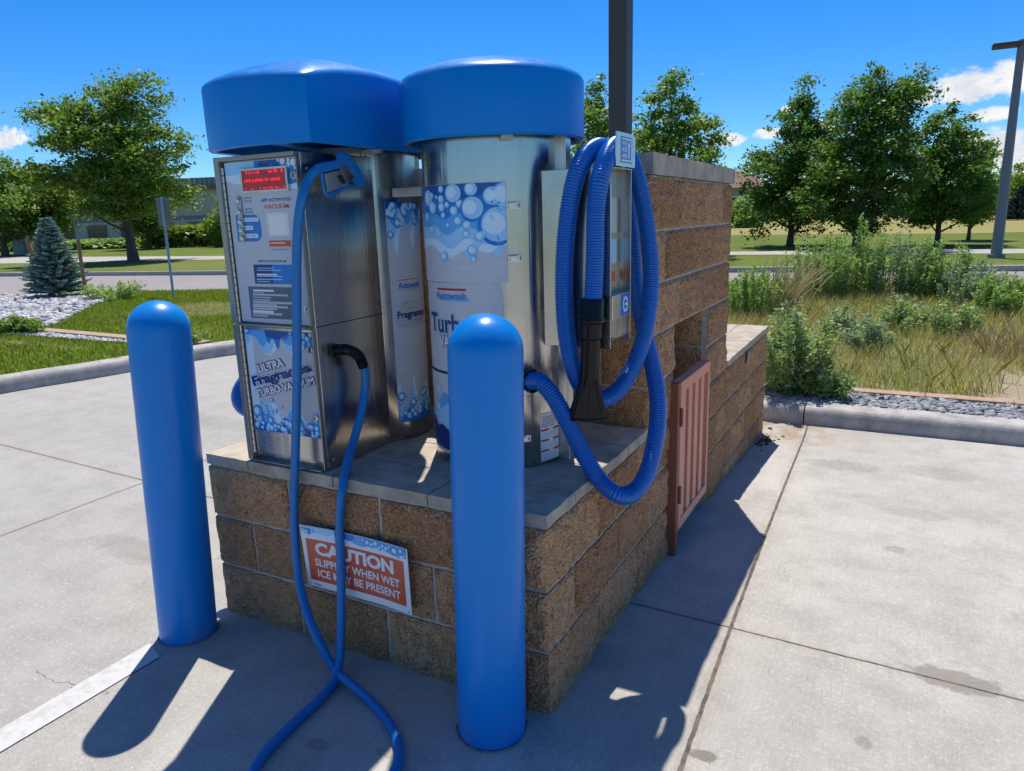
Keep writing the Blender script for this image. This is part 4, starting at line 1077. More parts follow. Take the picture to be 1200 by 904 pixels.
# hose hanger box with its channel open to the east
HX0, HX1, HY0, HY1, HZ0, HZ1 = -.188, .046, .400, .605, 1.072, 1.630
mb = MB(); th = .004
mb.box(HX0, HX1, HY0, HY0 + th, HZ0, HZ1).box(HX0, HX1 - .004, HY1 - th, HY1, HZ0, HZ1).box(HX0, HX0 + th, HY0 + th, HY1 - th, HZ0, HZ1)
mb.box(HX0 + th, HX1, HY0 + th, HY1 - th, HZ1 - th, HZ1)
mb.box(HX0 + th, HX1 - .05, HY0 + th, HY1 - th, HZ0, HZ0 + th)
hang = mb.build('hanger_box', M['steel'], v2, bevel=.0012)
MB().box(HX1 - .055, HX1 - .05, HY0 + th + .001, HY1 - th - .001, HZ0 + th, HZ1 - th - .001).build('back_panel', M['steel_h'], hang)
MB().box(HX1 - .0499, HX1 - .022, HY0 + th + .055, HY0 + th + .062, HZ0 + .17, HZ1 - .05).build('divider', M['steel_b'], hang)
cb = MB().box(HX1 - .0499, HX1 - .004, HY0 + .03, HY1 - th - .002, HZ0 + .085, HZ0 + .165).build('coin_box', M['steel_b'], hang, bevel=.003)
mpx = lambda s, q, off: (HX1 - .049 + off, s, q)
A = Art(mpx)
A.grid(HY0 + .012, HY0 + .05, HZ1 - .16, HZ1 - .08, .001, ix['b2']); A.grid(HY0 + .014, HY0 + .048, HZ1 - .32, HZ1 - .25, .001, ix['b4'])
A.grid(HY0 + .075, HY1 - .02, HZ1 - .30, HZ1 - .22, .001, ix['b4']); A.grid(HY0 + .085, HY1 - .03, HZ1 - .36, HZ1 - .325, .001, ix['orange']); A.grid(HY0 + .075, HY1 - .02, HZ1 - .20, HZ1 - .09, .001, ix['palesil'])
A.build('label', PM, hang)
A = Art(lambda s, q, off: (HX1 - .0035 + off, s, q)); A.grid(HY0 + .11, HY1 - .025, HZ0 + .092, HZ0 + .160, .0005, ix['b2'])
s, q = HY0 + .148, HZ0 + .126; A.disc(s, q, .024, .0009, ix['white'], sy=1.1); A.disc(s, q, .016, .0012, ix['b2'], sy=1.1); A.grid(s - .006, s + .014, q - .004, q + .004, .0015, ix['white'])
A.build('badge', PM, cb)
# sign plate on top of the hanger
c0 = np.array([HX1 + .003, .427, HZ1 + .003]); tilt = np.array([.012, 0, 1.]); tilt /= np.linalg.norm(tilt); nx_ = np.array([1, 0, -.012]); nx_ /= np.linalg.norm(nx_)
pl = MB(); W_, H_ = .176, .100; cs = [(0, 0), (W_, 0), (W_, H_ - .015), (W_ - .006, H_ - .003), (W_ - .016, H_), (.004, H_)]
fp = lambda s, q, off: tuple(c0 + np.array([0, s, 0]) + tilt * q + nx_ * off)
pl.add([fp(s, q, 0) for s, q in cs] + [fp(s, q, .004) for s, q in cs], [tuple(range(5, -1, -1)), tuple(range(6, 12))] + [(i, (i + 1) % 6, 6 + (i + 1) % 6, 6 + i) for i in range(6)])
sg = pl.build('sign_plate', M['steel_b'], hang)
A = Art(fp); A.grid(.040, .146, .011, .089, .0045, ix['b2'])
for (a, b_, c, d) in ((.046, .141, .080, .084), (.046, .141, .016, .020), (.134, .141, .020, .080)): A.grid(a, b_, c, d, .0049, ix['white'])
for tx, z in (('HANG', .064), ('HOSE', .045), ('HERE', .026)): fit(A, tx, .050, .094, z, z + .012, .0049, ix['white'], bold=.02)
A.grid(.108, .118, .026, .062, .0049, ix['white']); A.poly([(.100, .060), (.126, .060), (.113, .076)], .0049, ix['white'])
A.build('sign_print', PM, sg)
mb = MB(); mb.box(HX1 - .10, HX1 + .002, HY0 + .09, HY0 + .12, HZ1 + .001, HZ1 + .016); mb.build('hook', M['steel_b'], hang)

# ------------------------------------------------------------------ corrugated vacuum hose
def corrugated(path, r, pitch, n=14, dr=.0046):
    P = resample(catmull(path, 14), pitch / 4); rr = [r - dr * (.5 - .5 * math.cos(2 * PI * (i % 4) / 4)) for i in range(len(P))]
    return P, rr
hp = [(695, 352, .44), (697, 300, .445), (698, 250, .45), (703, 212, .46), (711, 185, .53), (720, 172, .64), (731, 174, .745), (742, 196, .80), (752, 230, .81), (760, 280, .81), (763, 330, .79), (757, 385, .75),
      (742, 430, .69), (722, 460, .62), (700, 468, .55), (681, 452, .49), (668, 415, .455), (662, 370, .445), (661, 320, .445), (664, 270, .45), (671, 222, .455), (682, 190, .495), (696, 175, .59), (710, 175, .72),
      (725, 196, .82), (735, 235, .86), (741, 285, .87), (745, 335, .85), (754, 385, .83), (764, 425, .78), (771, 468, .70), (769, 510, .62), (759, 553, .53), (743, 577, .465), (724, 580, .41), (703, 563, .365), (684, 533, .335), (666, 497, .32),
      (649, 466, .31), (634, 448, .315)]
path = [gy(u, v, y - .088 * sst(y, .325, .43)) for u, v, y in hp]
ao = rad(-37); po = np.array([T2[0] + (TR - .004) * math.cos(ao), T2[1] + (TR - .004) * math.sin(ao), .958])
path += [po + np.array([.016, -.014, .004]), po]
vh = thing('vacuum_hose', 'thick ribbed blue hose looped over the hanger box and ending in a black claw nozzle', 'hose', tuple(path[-1]))
P, rr = corrugated(path, .0305, .0084)
MB().tube(P, rr, 14).build('hose', M['hose'], vh, smooth=True)
MB().tube([po - np.array([.004, -.003, 0]), po + np.array([.014, -.012, 0])], [.040, .039], 20).build('outlet_collar', M['black'], vh, smooth=40)
def nz_pts(l): return [gy(u, v, .352) for u, v in l]
q = nz_pts([(694.5, 350), (693.5, 377), (693.2, 379), (692.8, 396), (692.5, 398), (690.5, 445)])
MB().tube([q[0], q[0] * .95 + q[1] * .05, q[0] * .2 + q[1] * .8, q[1] * .9 + q[0] * .1, q[1]], [.0335, .0355, .0355, .0395, .0375], 24).tube([q[2], q[3]], [.033, .032], 24).build('cuff', M['black'], vh, smooth=35)
mb = MB(); sec = [(q[4], .030, .030), (q[4] * .3 + q[5] * .7, .030, .030), (q[5], .031, .029), (gy(689.6, 458, .349), .040, .026), (gy(689.2, 474, .345), .053, .023), (gy(689, 484, .344), .061, .022), (gy(689, 490, .343), .063, .022)]
wv = np.array([.90, .436, 0]); dv = np.array([-.436, .90, 0]); V = []; n = 24
for c, a, b_ in sec:
    for i in range(n):
        t_ = 2 * PI * i / n; ex = .55 if a > .035 else 1.
        cx_, sx_ = math.cos(t_), math.sin(t_); V.append(c + wv * a * math.copysign(abs(cx_) ** ex, cx_) + dv * b_ * math.copysign(abs(sx_) ** ex, sx_))
F = [(j * n + i, j * n + (i + 1) % n, (j + 1) * n + (i + 1) % n, (j + 1) * n + i) for j in range(len(sec) - 1) for i in range(n)] + [tuple(range(n - 1, -1, -1))]
mb.add(V, F)
for k in (-2, -1, 0, 1, 2): mb.tube([sec[2][0] + wv * .010 * k - dv * .027, sec[5][0] + wv * .021 * k - dv * .021], [.0022, .003], 6)
noz = mb.build('nozzle', M['black'], vh, smooth=40)
c = sec[-1][0]; mb = MB(); rim = [V[(len(sec) - 1) * n + i] for i in range(n)]
mb.tube(rim + rim[:2], .0035, 6, cap=False); mb.build('nozzle_lip', M['black'], noz, smooth=True)

# the other machine's hose, only its loop shows west of the cabinet
lp = [(-1.25, .62, 1.0), (-1.38, .50, .985), (-1.52, .38, .90), (-1.575, .31, .81), (-1.55, .31, .735), (-1.47, .40, .71), (-1.40, .52, .80), (-1.37, .66, 1.2), (-1.34, .74, 1.5), (-1.29, .80, 1.58), (-1.26, .86, 1.45), (-1.275, .89, 1.1), (-1.275, .89, .80)]
vh2 = thing('vacuum_hose', 'blue hose loop just showing at the left edge of the coin cabinet', 'hose', lp[0])
P, rr = corrugated(lp, .0315, .0084)
MB().tube(P, rr, 12).build('hose', M['hose'], vh2, smooth=True)
MB().tube([np.array(lp[-1]) + (0, 0, .02), np.array(lp[-1]) - (0, 0, .06)], [.038, .036], 16).build('cuff', M['black'], vh2, smooth=40)

# ------------------------------------------------------------------ fragrance hose and gun
SX = cx1
hs1 = [gx(378, 196, SX + .045), gx(370, 200, SX + .05), (lambda p: p)(gy(361, 212, .02)), gy(354, 232, -.012), gy(349.5, 262, -.020), gy(347.5, 310, -.02), gy(348, 380, -.02), gy(348, 450, -.02), gy(346.5, 520, -.022), gy(345, 570, -.034), gy(345, 620, -.045), gy(349, 670, -.06), gy(358, 712, -.10), gy(373, 750, -.15)]
GZ = .016
gr = [gz(391, 783, .03), gz(410, 801, .035), gz(436, 824, GZ), gz(456, 848, GZ), gz(467, 875, GZ), gz(462, 905, GZ), gz(430, 950, GZ), gz(380, 975, GZ), gz(325, 960, GZ), gz(296, 915, GZ), gz(309, 885, GZ), gz(340, 852, GZ), gz(372, 822, GZ), gz(391, 800, GZ + .002), gz(397.5, 778, .045)]
hs2 = [gy(399, 750, -.105), gy(400, 715, -.075), gy(399.5, 670, -.05), gy(398, 620, -.04), gy(401, 575, -.032), gy(408, 540, .05), gx(415, 515, SX + .05), gx(423, 485, SX + .05), gx(428, 455, SX + .05), gx(427.5, 435, SX + .055), gx(424.5, 424, SX + .055)]
pth = resample(catmull(hs1 + gr + hs2, 10), .012)
fh = thing('air_hose', 'thin blue rubber hose with a blue trigger gun, drooping over the plinth onto the pavement', 'hose', tuple(pth[-1]))
MB().tube(pth, .0152, 14).build('hose', M['hose2'], fh, smooth=True)
bt = [gx(u, v, SX + d) for u, v, d in ((396, 410, .0), (401, 410, .02), (408, 410, .045), (416, 414, .055), (422, 420, .055), (426, 430, .055))]
P = resample(catmull(bt, 8), .0022); rr = [.0165 + (.0032 if (i // 2) % 2 else 0) for i in range(len(P))]
MB().tube(P, rr, 14).build('strain_relief', M['black'], fh, smooth=40)
# gun hanging in a steel holster on the cabinet flank; laid out in the flank's plane (y, z)
def gp(x, y): return 360 + x / 10., 170 + y / 10.        # crop coordinates of the reference study
def flank(x, y, d): return gx(*gp(x, y), SX + d)
def slab_poly(mb, pts, d0, d1):
    n = len(pts); A_ = [flank(x, y, d0) for x, y in pts]; B_ = [flank(x, y, d1) for x, y in pts]
    mb.add(A_ + B_, [tuple(range(n)), tuple(range(2 * n - 1, n - 1, -1))] + [(i, n + i, n + (i + 1) % n, (i + 1) % n) for i in range(n)])
mb = MB()
slab_poly(mb, [(90, 225), (150, 210), (340, 175), (350, 90), (400, 60), (470, 90), (520, 150), (620, 280), (690, 430), (640, 500), (580, 490), (545, 440), (545, 330), (470, 235), (420, 240), (390, 275), (200, 325), (110, 300)], .028, .062)
gun = mb.build('trigger_gun', M['gun'], fh, bevel=.006, seg=3)
MB().tube(resample(catmull([flank(x, y, .045) for x, y in ((130, 250), (165, 330), (180, 440), (205, 550), (240, 585), (330, 565), (450, 500), (560, 470))], 8), .006), .0062, 10).build('hand_guard', M['gun'], fh, smooth=True)
hol = MB(); slab_poly(hol, [(200, 335), (370, 295), (490, 470), (330, 525), (240, 560)], .002, .050); hol.build('holster', M['steel_b'], v1, bevel=.002)
mb = MB(); slab_poly(mb, [(345, 362), (400, 350), (458, 450), (410, 460)], .0505, .0515); mb.build('holster_slot', M['dark'], v1)
mb = MB(); slab_poly(mb, [(372, 292), (380, 290), (498, 472), (488, 474)], .004, .060); slab_poly(mb, [(380, 288), (425, 215), (440, 260), (550, 370), (495, 455)], .004, .026); mb.build('holster_flange', M['galv'], v1)

# ------------------------------------------------------------------ caution sign
sgn = thing('caution_sign', 'curled orange and white caution sign fixed on the front of the block plinth', 'sign', (-.70, -.02, .36))
SW, SH, sx0, sz0 = .458, .234, -.926, .2405
def smap(s, q, off):
    a, b_ = s / SW, q / SH
    curl = .020 * (a - .5) ** 2 * 4 * (.3 + .7 * b_) + .012 * max(0, a - .7) * (1 - b_) * 3
    return (sx0 + s - .006 * b_ * 0, -.030 - curl - off, sz0 + q - .006 * math.sin(a * PI) * .6)
mb = MB(); n, m_ = 24, 10; V = [smap(SW * i / n, SH * j / m_, 0) for j in range(m_ + 1) for i in range(n + 1)]
V += [smap(SW * i / n, SH * j / m_, -.003) for j in range(m_ + 1) for i in range(n + 1)]; W1 = n + 1; N1 = W1 * (m_ + 1)
F = [(j * W1 + i, j * W1 + i + 1, (j + 1) * W1 + i + 1, (j + 1) * W1 + i) for j in range(m_) for i in range(n)]
F += [tuple(q + N1 for q in f[::-1]) for f in F]
ring = [i for i in range(W1)] + [(j + 1) * W1 + n for j in range(m_)] + [m_ * W1 + n - 1 - i for i in range(n)] + [(m_ - 1 - j) * W1 for j in range(m_ - 1)]
F += [(ring[k], N1 + ring[k], N1 + ring[(k + 1) % len(ring)], ring[(k + 1) % len(ring)]) for k in range(len(ring))]
mb.add(V, F); mb.build('plate', M['white'], sgn, smooth=40)
SM = PM + [M['caution']]; ic = len(PM); A = Art(smap)
for j in range(8): A.grid(.017, SW - .020, .026 + .020 * j, .026 + .020 * (j + 1), .0008, ic, 24)
A.grid(.004, SW - .004, .200, SH - .002, .0006, ix['b5'], 24)
ss = np.linspace(.004, SW - .004, 60); X = ss / SW
A.strip(ss, .216 - .010 * np.sin(X * 12) - .006 * np.sin(X * 31), ss * 0 + SH - .002, .0010, ix['b4'])
k = X > .30; A.strip(ss[k], .206 + .008 * np.sin(X[k] * 20), ss[k] * 0 + SH - .002, .0013, ix['b3'])
k = (X > .30) & (X < .50); A.strip(ss[k], .214 + .006 * np.sin(X[k] * 40), ss[k] * 0 + SH - .002, .0016, ix['b2'])
k = X < .10; A.strip(ss[k], .214 + .012 * np.sin(X[k] * 60), ss[k] * 0 + SH - .008, .0016, ix['b2'])
for fx, fy, r in ((.62, .218, .012), (.66, .214, .010), (.70, .222, .013), (.735, .210, .009), (.765, .220, .010), (.80, .214, .011), (.83, .224, .008), (.88, .214, .016), (.94, .220, .011), (.58, .224, .007), (.97, .205, .007), (.91, .198, .006), (.06, .214, .008), (.11, .220, .006)):
    A.bubble(fx * SW, fy, r, .0019, BUB, clip=(.004, SW - .004, .1865, SH - .002))
fit(A, 'CAUTION', .053, .392, .129, .177, .0016, ix['white'], bold=.045)
fit(A, 'SLIPPERY WHEN WET', .046, .415, .086, .115, .0016, ix['white'], bold=.022)
fit(A, 'ICE MAY BE PRESENT', .053, .415, .044, .073, .0016, ix['white'], bold=.022)
A.grid(.030, .062, .008, .012, .0010, ix['greypr'], 2)
A.build('lettering', SM, sgn)
for s, q in ((.010, SH - .010), (SW - .010, .010), (SW - .010, SH - .010), (.010, .010)):
    c = smap(s, q, .001); MB().tube([c, (c[0], c[1] - .003, c[2])], .003, 8).build('screw', M['galv'], sgn)

# ------------------------------------------------------------------ vegetation
def leaf_quads(C, size, rng, up=.5, fold=.35, asp=1.7):
    """bent leaf per centre: 2 quads sharing a midrib; returns verts, faces (Nx4)"""
    n = len(C); size = np.broadcast_to(size, (n,))
    a = rng.normal(size=(n, 3)); a[:, 2] *= .6; a /= np.linalg.norm(a, axis=1)[:, None]
    nn = rng.normal(size=(n, 3)); nn[:, 2] = np.abs(nn[:, 2]) + up; b = np.cross(nn, a); b /= np.linalg.norm(b, axis=1)[:, None] + 1e-9
    nr = np.cross(a, b)
    L = (size * asp * .5)[:, None]; Wd = (size * .5)[:, None]
    p0 = C - a * L; p1 = C + a * L; q0 = C + b * Wd + nr * Wd * fold - a * L * .1; q1 = C - b * Wd + nr * Wd * fold - a * L * .1
    V = np.stack([p0, q0, p1, q1], 1).reshape(-1, 3)
    return V, np.arange(4 * n).reshape(n, 4)
def crown_tree(name, label, cat, base, H, prof, m, seed=1, leaf=.16, ncl=170, per=55, spread=.34, trunk=.14, lean=(0, 0), group=None, lobes=(), squash=(1, 1), tr_h=None, shell=.55, bark='bark'):
    """prof: [(height fraction, radius m)]; trunk, limbs and a crown of leaf clumps"""
    rng = np.random.default_rng(seed); x0, y0, z0 = base
    t_ = thing(name, label, cat, (x0, y0, z0), group)
    fh_, fr_ = np.array(prof).T
    zz = np.linspace(fh_[0], fh_[-1], 200); wgt = np.interp(zz, fh_, fr_) ** 1.7 + .02; wgt /= wgt.sum()
    h = rng.choice(zz, ncl, p=wgt); ang = rng.uniform(0, 2 * PI, ncl); q = rng.uniform(0, 1, ncl) ** shell
    mod = 1 + .20 * np.sin(ang * 3 + seed) * np.sin(h * 17 + seed * 2) + .13 * np.sin(ang * 5 + h * 31 + seed)
    r = np.interp(h, fh_, fr_) * q * mod; h = np.minimum(h + .03 * np.sin(ang * 4 + seed * 3) * q, 1.0)
    C = np.stack([x0 + r * np.cos(ang) * squash[0] + lean[0] * h * H, y0 + r * np.sin(ang) * squash[1] + lean[1] * h * H, z0 + h * H], 1)
    for (ox, oy, oz, rr_, k) in lobes:
        C = np.r_[C, np.array([x0 + ox, y0 + oy, z0 + oz]) + rng.normal(size=(k, 3)) * rr_ * np.array([1, 1, .7])]
    n = len(C); cs = rng.uniform(.42, 1.2, n) * spread * .95
    cnt = np.maximum(6, (2.7 * per * (cs / spread) ** 1.5 * rng.uniform(.5, 1.3, n)).astype(int))
    idx = np.repeat(np.arange(n), cnt)
    off = rng.normal(size=(len(idx), 3)) * np.array([1, 1, .55]); off[:, 2] -= .25 * (off[:, 0] ** 2 + off[:, 1] ** 2) ** .5
    P = C[idx] + off * cs[idx][:, None] * .62
    V, F = leaf_quads(P, .54 * leaf * rng.uniform(.6, 1.25, len(P)), rng)
    link('crown', np_mesh('crown', V, F), m, t_)
    mb = MB(); th = tr_h or H * .86
    tp = [(x0 + lean[0] * H * k + .05 * trunk * math.sin(k * 7 + seed), y0 + lean[1] * H * k, z0 - .1 + (th + .1) * k) for k in np.linspace(0, 1, 9)]
    mb.tube(tp, [trunk * (1.25 if k == 0 else 1) * (1 - .86 * k / 8) for k in range(9)], 9)
    order = rng.permutation(n)[:34]
    for i in order:
        e = C[i]; k = np.clip((e[2] - z0 - .22 * np.hypot(e[0] - x0, e[1] - y0) * 3) / th, .14, .92); s = np.array(tp[0]) * (1 - k) + np.array(tp[-1]) * k
        md = (s + e) / 2 + np.array([0, 0, -.06 * np.linalg.norm(e - s)]); r0 = trunk * (1 - .86 * k) * .42
        mb.tube([s, md, e], [r0, r0 * .6, .008], 5, cap=False)
    mb.build('trunk', M[bark], t_, smooth=60); return t_
def gp0(u, v, z=0.): p = gz(u, v, z); return (p[0], p[1], z)
def dirp(u, v, dep, z=.1): p = at_depth(u, v, dep); return (p[0], p[1], z)
GT = 'trees along the far side of the street'
# east group
crown_tree('ash_tree', 'leftmost of the three full ash trees beyond the weeds, with a low skirt', 'tree', gp0(925, 292), 6.0, [(.14, 1.1), (.22, 1.9), (.45, 1.95), (.65, 1.55), (.82, 1.0), (.94, .5), (1, .1)], M['leaf_d'], 3, .15, 270, 60, .36, .13, (.045, 0), group=GT, lobes=((-.9, 0, 1.9, .35, 14),))
crown_tree('ash_tree', 'tallest ash tree in the clump beyond the weeds, with a ragged twin top', 'tree', gp0(1003, 297), 6.05, [(.13, .8), (.25, 1.65), (.45, 1.85), (.65, 1.4), (.8, .95), (.92, .5), (1, .12)], M['leaf_d'], 5, .15, 270, 60, .36, .14, (.01, 0), group=GT, lobes=((1.15, .3, 5.05, .28, 12), (.8, .2, 4.7, .22, 7)))
crown_tree('ash_tree', 'shorter rounded ash tree at the right of the clump, over the sidewalk', 'tree', gp0(1098, 291), 4.8, [(.18, .8), (.28, 1.45), (.5, 1.6), (.7, 1.25), (.88, .7), (1, .15)], M['leaf_d'], 8, .15, 210, 60, .34, .10, (-.02, 0), group=GT)
crown_tree('ash_tree', 'slim yellow green young tree right of the ash clump', 'tree', dirp(1134, 288, 27.5), 3.9, [(.16, .45), (.3, .95), (.55, .95), (.8, .55), (1, .1)], M['leaf_y'], 11, .15, 100, 50, .28, .07, group=GT)
# behind the tall wall and pole
crown_tree('ash_tree', 'leafy tree rising right of the brown pole behind the tall wall', 'tree', dirp(783, 292, 23), 5.45, [(.15, .8), (.32, 1.5), (.55, 1.65), (.75, 1.25), (.9, .75), (1, .2)], M['leaf'], 14, .15, 190, 60, .36, .13, group=GT)
crown_tree('ash_tree', 'leafy tree showing between the round blue canopy and the brown pole', 'tree', dirp(700, 292, 26), 6.0, [(.15, .8), (.32, 1.4), (.55, 1.45), (.75, 1.0), (.9, .55), (1, .15)], M['leaf'], 15, .15, 150, 60, .36, .13, group=GT)
# west
crown_tree('ash_tree', 'broad spreading tree on the verge behind the back of the street sign', 'tree', gp0(157, 309), 7.5, [(.30, 1.2), (.40, 2.4), (.52, 2.75), (.68, 2.6), (.84, 2.0), (.95, 1.15), (1, .5)], M['leaf'], 21, .21, 250, 62, .58, .23, (-.02, 0), group=GT, shell=.5, lobes=((-2.6, -1., 6.2, .45, 10), (1.0, .4, 7.1, .5, 14)))
crown_tree('ash_tree', 'tree with a dark trunk at the left border of the photo', 'tree', dirp(6, 296, 44), 6.1, [(.2, 1.4), (.4, 2.6), (.6, 2.6), (.8, 1.8), (.95, .9), (1, .3)], M['leaf'], 23, .24, 170, 60, .62, .20, group=GT)
crown_tree('ash_tree', 'light green tree between the left border tree and the broad verge tree', 'tree', dirp(62, 296, 47), 6.0, [(.26, 1.2), (.42, 2.3), (.62, 2.3), (.82, 1.6), (1, .4)], M['leaf_y'], 25, .24, 170, 60, .6, .16, group=GT)
crown_tree('ash_tree', 'tree set back behind the broad verge tree, nearer the beige building', 'tree', dirp(176, 294, 50), 5.2, [(.25, 1.0), (.45, 1.9), (.65, 1.8), (.85, 1.0), (1, .3)], M['leaf'], 27, .24, 120, 55, .55, .15, group=GT)
# far east
for i, (u, dep, h, pr, m, lb) in enumerate((
        (1172, 60, 4.3, [(.1, 1.6), (.4, 2.2), (.75, 1.6), (1, .4)], 'leaf_y', 'far light green tree left of the street lamp foot'),
        (1140, 66, 3.6, [(.1, 1.6), (.5, 2.), (1, .5)], 'leaf_b', 'far low green tree behind the slim young tree'),
        (1186, 62, 5.0, [(.1, 1.8), (.45, 2.2), (.8, 1.4), (1, .3)], 'leaf', 'far green tree just behind the street lamp pole'),
        (1214, 58, 3.6, [(.1, 1.8), (.5, 1.8), (1, .4)], 'leaf_y', 'far tree cut by the right border beyond the lamp'),
        (868, 58, 2.4, [(.05, 1.5), (.5, 1.5), (1, .4)], 'leaf_b', 'bushy green tree in front of the grey house wall'))):
    crown_tree('tree', lb, 'tree', dirp(u, 262, dep, .05), h, pr, M[m], 40 + i, .28, 80, 45, .55, .12, group='far trees at the field edge')

def conifer(name, label, base, H, Rb, m, seed, group=None, dens=1.0):
    rng = np.random.default_rng(seed); x0, y0, z0 = base; t_ = thing(name, label, 'tree', base, group); V = []; F = []; wb = MB()
    wb.tube([(x0, y0, z0 - .05), (x0, y0, z0 + H)], [.035 * H / 1.7, .005], 7)
    z = .06 * H
    P0 = []; D0 = []; S0 = []
    while z < H * .97:
        Rr = Rb * (1 - z / H) ** .85 + .03; k = int(11 + 9 * (1 - z / H)); a0 = rng.uniform(0, 6.28)
        for i in range(k):
            a = a0 + 2 * PI * i / k + rng.normal() * .12; L = Rr * rng.uniform(.78, 1.1); dz_ = rng.uniform(.05, .35)
            d = np.array([math.cos(a), math.sin(a), dz_]); s = np.array([x0, y0, z0 + z])
            wb.tube([s, s + d * L], [.006, .002], 4, cap=False)
            nq = int(max(6, L * 90 * dens))
            for j in range(nq):
                f_ = (j + .5) / nq; side = (-1) ** j; sd = np.array([-math.sin(a), math.cos(a), 0]) * side
                dd = d * .8 + sd * .75 + np.array([0, 0, rng.uniform(-.1, .5)]); dd /= np.linalg.norm(dd)
                P0.append(s + d * L * f_); D0.append(dd); S0.append(.11 * H / 1.7 * (1.15 - .55 * f_) * rng.uniform(.7, 1.2))
        z += H * rng.uniform(.032, .045)
    P0, D0, S0 = np.array(P0), np.array(D0), np.array(S0)[:, None]; n = len(P0)
    for tw in range(3):
        w = np.cross(D0, rng.normal(size=(n, 3))); w /= np.linalg.norm(w, axis=1)[:, None]
        q = np.stack([P0 - w * S0 * .06, P0 + D0 * S0 * .5 - w * S0 * .20, P0 + D0 * S0, P0 + D0 * S0 * .5 + w * S0 * .20], 1).reshape(-1, 3)
        V.append(q); F.append(np.arange(4 * n).reshape(n, 4) + tw * 4 * n)
    link('crown', np_mesh('crown', np.concatenate(V), np.concatenate(F)), m, t_); wb.build('trunk', M['bark'], t_); return t_
sb = gz(70, 349, ZL)
conifer('spruce_tree', 'young blue spruce on the pale rock bed between two stakes', (sb[0], sb[1], ZL), 1.72, .66, M['needle'], 4)
p = dirp(1192, 262, 55, .05); conifer('spruce_tree', 'far dark blue spruce at the right border below the hill', p, 2.7, 1.5, M['needle_d'], 6, dens=.5)

def leafy_bush(name, label, base, H, Rx, m, seed, leaf=.05, stems=26, per0=40, group=None, cat='shrub', asp=2.2, up=.35, Ry=None):
    """stems fanning from the base, leaves all along them"""
    rng = np.random.default_rng(seed); x0, y0, z0 = base; t_ = thing(name, label, cat, base, group); wb = MB(); P = []
    for i in range(stems):
        a = rng.uniform(0, 6.28); r = Rx * rng.uniform(0, 1) ** .6; h = H * rng.uniform(.55, 1.05) * (1 - .35 * (r / Rx) ** 2)
        ry = (Ry or Rx) / Rx
        s = np.array([x0 + up * r * math.cos(a), y0 + up * r * math.sin(a) * ry, z0]); e = np.array([x0 + r * math.cos(a), y0 + r * math.sin(a) * ry, z0 + h]); md = (s + e) / 2 + np.array([0, 0, h * .08])
        wb.tube([s, md, e], [.006, .004, .002], 4, cap=False)
        per = int(per0 * 2.0); f_ = rng.uniform(.08, 1.0, per); c = (s[None] * ((1 - f_) ** 2)[:, None] + 2 * md[None] * (f_ * (1 - f_))[:, None] + e[None] * (f_ ** 2)[:, None])
        P.append(c + rng.normal(size=(per, 3)) * leaf * .8 * (1.2 - .5 * f_)[:, None])
    P = np.concatenate(P); V, F = leaf_quads(P, .54 * leaf * rng.uniform(.5, 1.2, len(P)), rng, asp=asp * 1.25)
    link('foliage', np_mesh('foliage', V, F), m, t_); wb.build('stems', M['blade'], t_); return t_
# plants right behind the kerb, beside the rear wall
bb = gz(925, 474, ZR)
leafy_bush('shrub', 'leafy silvery green shrub beside the end of the rear wall, right behind the kerb', (.12, KY + .52, ZR), .82, .36, M['leaf_s'], 51, .038, 50, 66, up=.55)
leafy_bush('shrub', 'small low leafy weed at the shrub foot, over the grey rock strip', (.43, KY + .42, ZR), .30, .20, M['leaf_s'], 52, .032, 22, 50)
GW = 'tall weeds in the strip by the street'
for i, (u, v, h, rx, m, lb) in enumerate((
        (958, 352, 1.15, .62, 'leaf_b', 'tall feathery green weed clump, leftmost of the tall ones, left of the center ash'),
        (1003, 350, 1.35, .60, 'leaf_b', 'tallest feathery green weed clump in front of the center ash trunk'),
        (1050, 352, 1.12, .60, 'weed', 'grey green weed clump just right of the tallest clump'),
        (1092, 354, 1.05, .55, 'leaf_b', 'green weed clump below the short round ash tree'),
        (1135, 362, .75, .50, 'weed', 'low weed clump by the street, below the slim young tree'),
        (880, 372, .85, .55, 'leaf_b', 'green weed clump behind the rear wall corner, left of the straw plume'),
        (1175, 372, .60, .5, 'leaf_b', 'low green weed clump left of the lamp in the dry strip'))):
    q = gz(u, v, ZR); leafy_bush('weed_clump', lb, (q[0], q[1], ZR), h, rx, M[m], 60 + i, .038, 62, 62, GW, 'weeds', asp=2.8, up=.8)
for i, (u, v, h, lb) in enumerate(((985, 398, .42, 'weed tuft in the dry strip below the tallest weed clump'), (1055, 392, .5, 'silvery weed tuft mid strip below the grey green clump'), (1112, 398, .5, 'silvery weed tuft mid strip, rightmost of the low tufts'), (1020, 415, .38, 'low yellow green weed tuft nearest the rock strip'))):
    q = gz(u, v, ZR); leafy_bush('weed_clump', lb, (q[0], q[1], ZR), h, .32, M['leaf_s' if i in (1, 2) else 'weed'], 80 + i, .045, 22, 40, GW, 'weeds')
# west small plants
q = gz(14, 392, ZL); leafy_bush('juniper', 'low dark green juniper by the tan edging at the left border', (q[0], q[1] + .1, ZL), .22, .50, M['leaf'], 91, .05, 40, 40, Ry=.25)
q = gz(232, 404, ZL); leafy_bush('shrub', 'tiny green weed by the kerb right of the left bollard', (q[0], q[1], ZL), .14, .16, M['leaf'], 92, .035, 16, 24)
q = gz(136, 351, ZL); leafy_bush('shrub', 'sprawling green weed at the lawn edge right of the spruce', (q[0], q[1], ZL), .40, .75, M['leaf_b'], 93, .06, 26, 30)
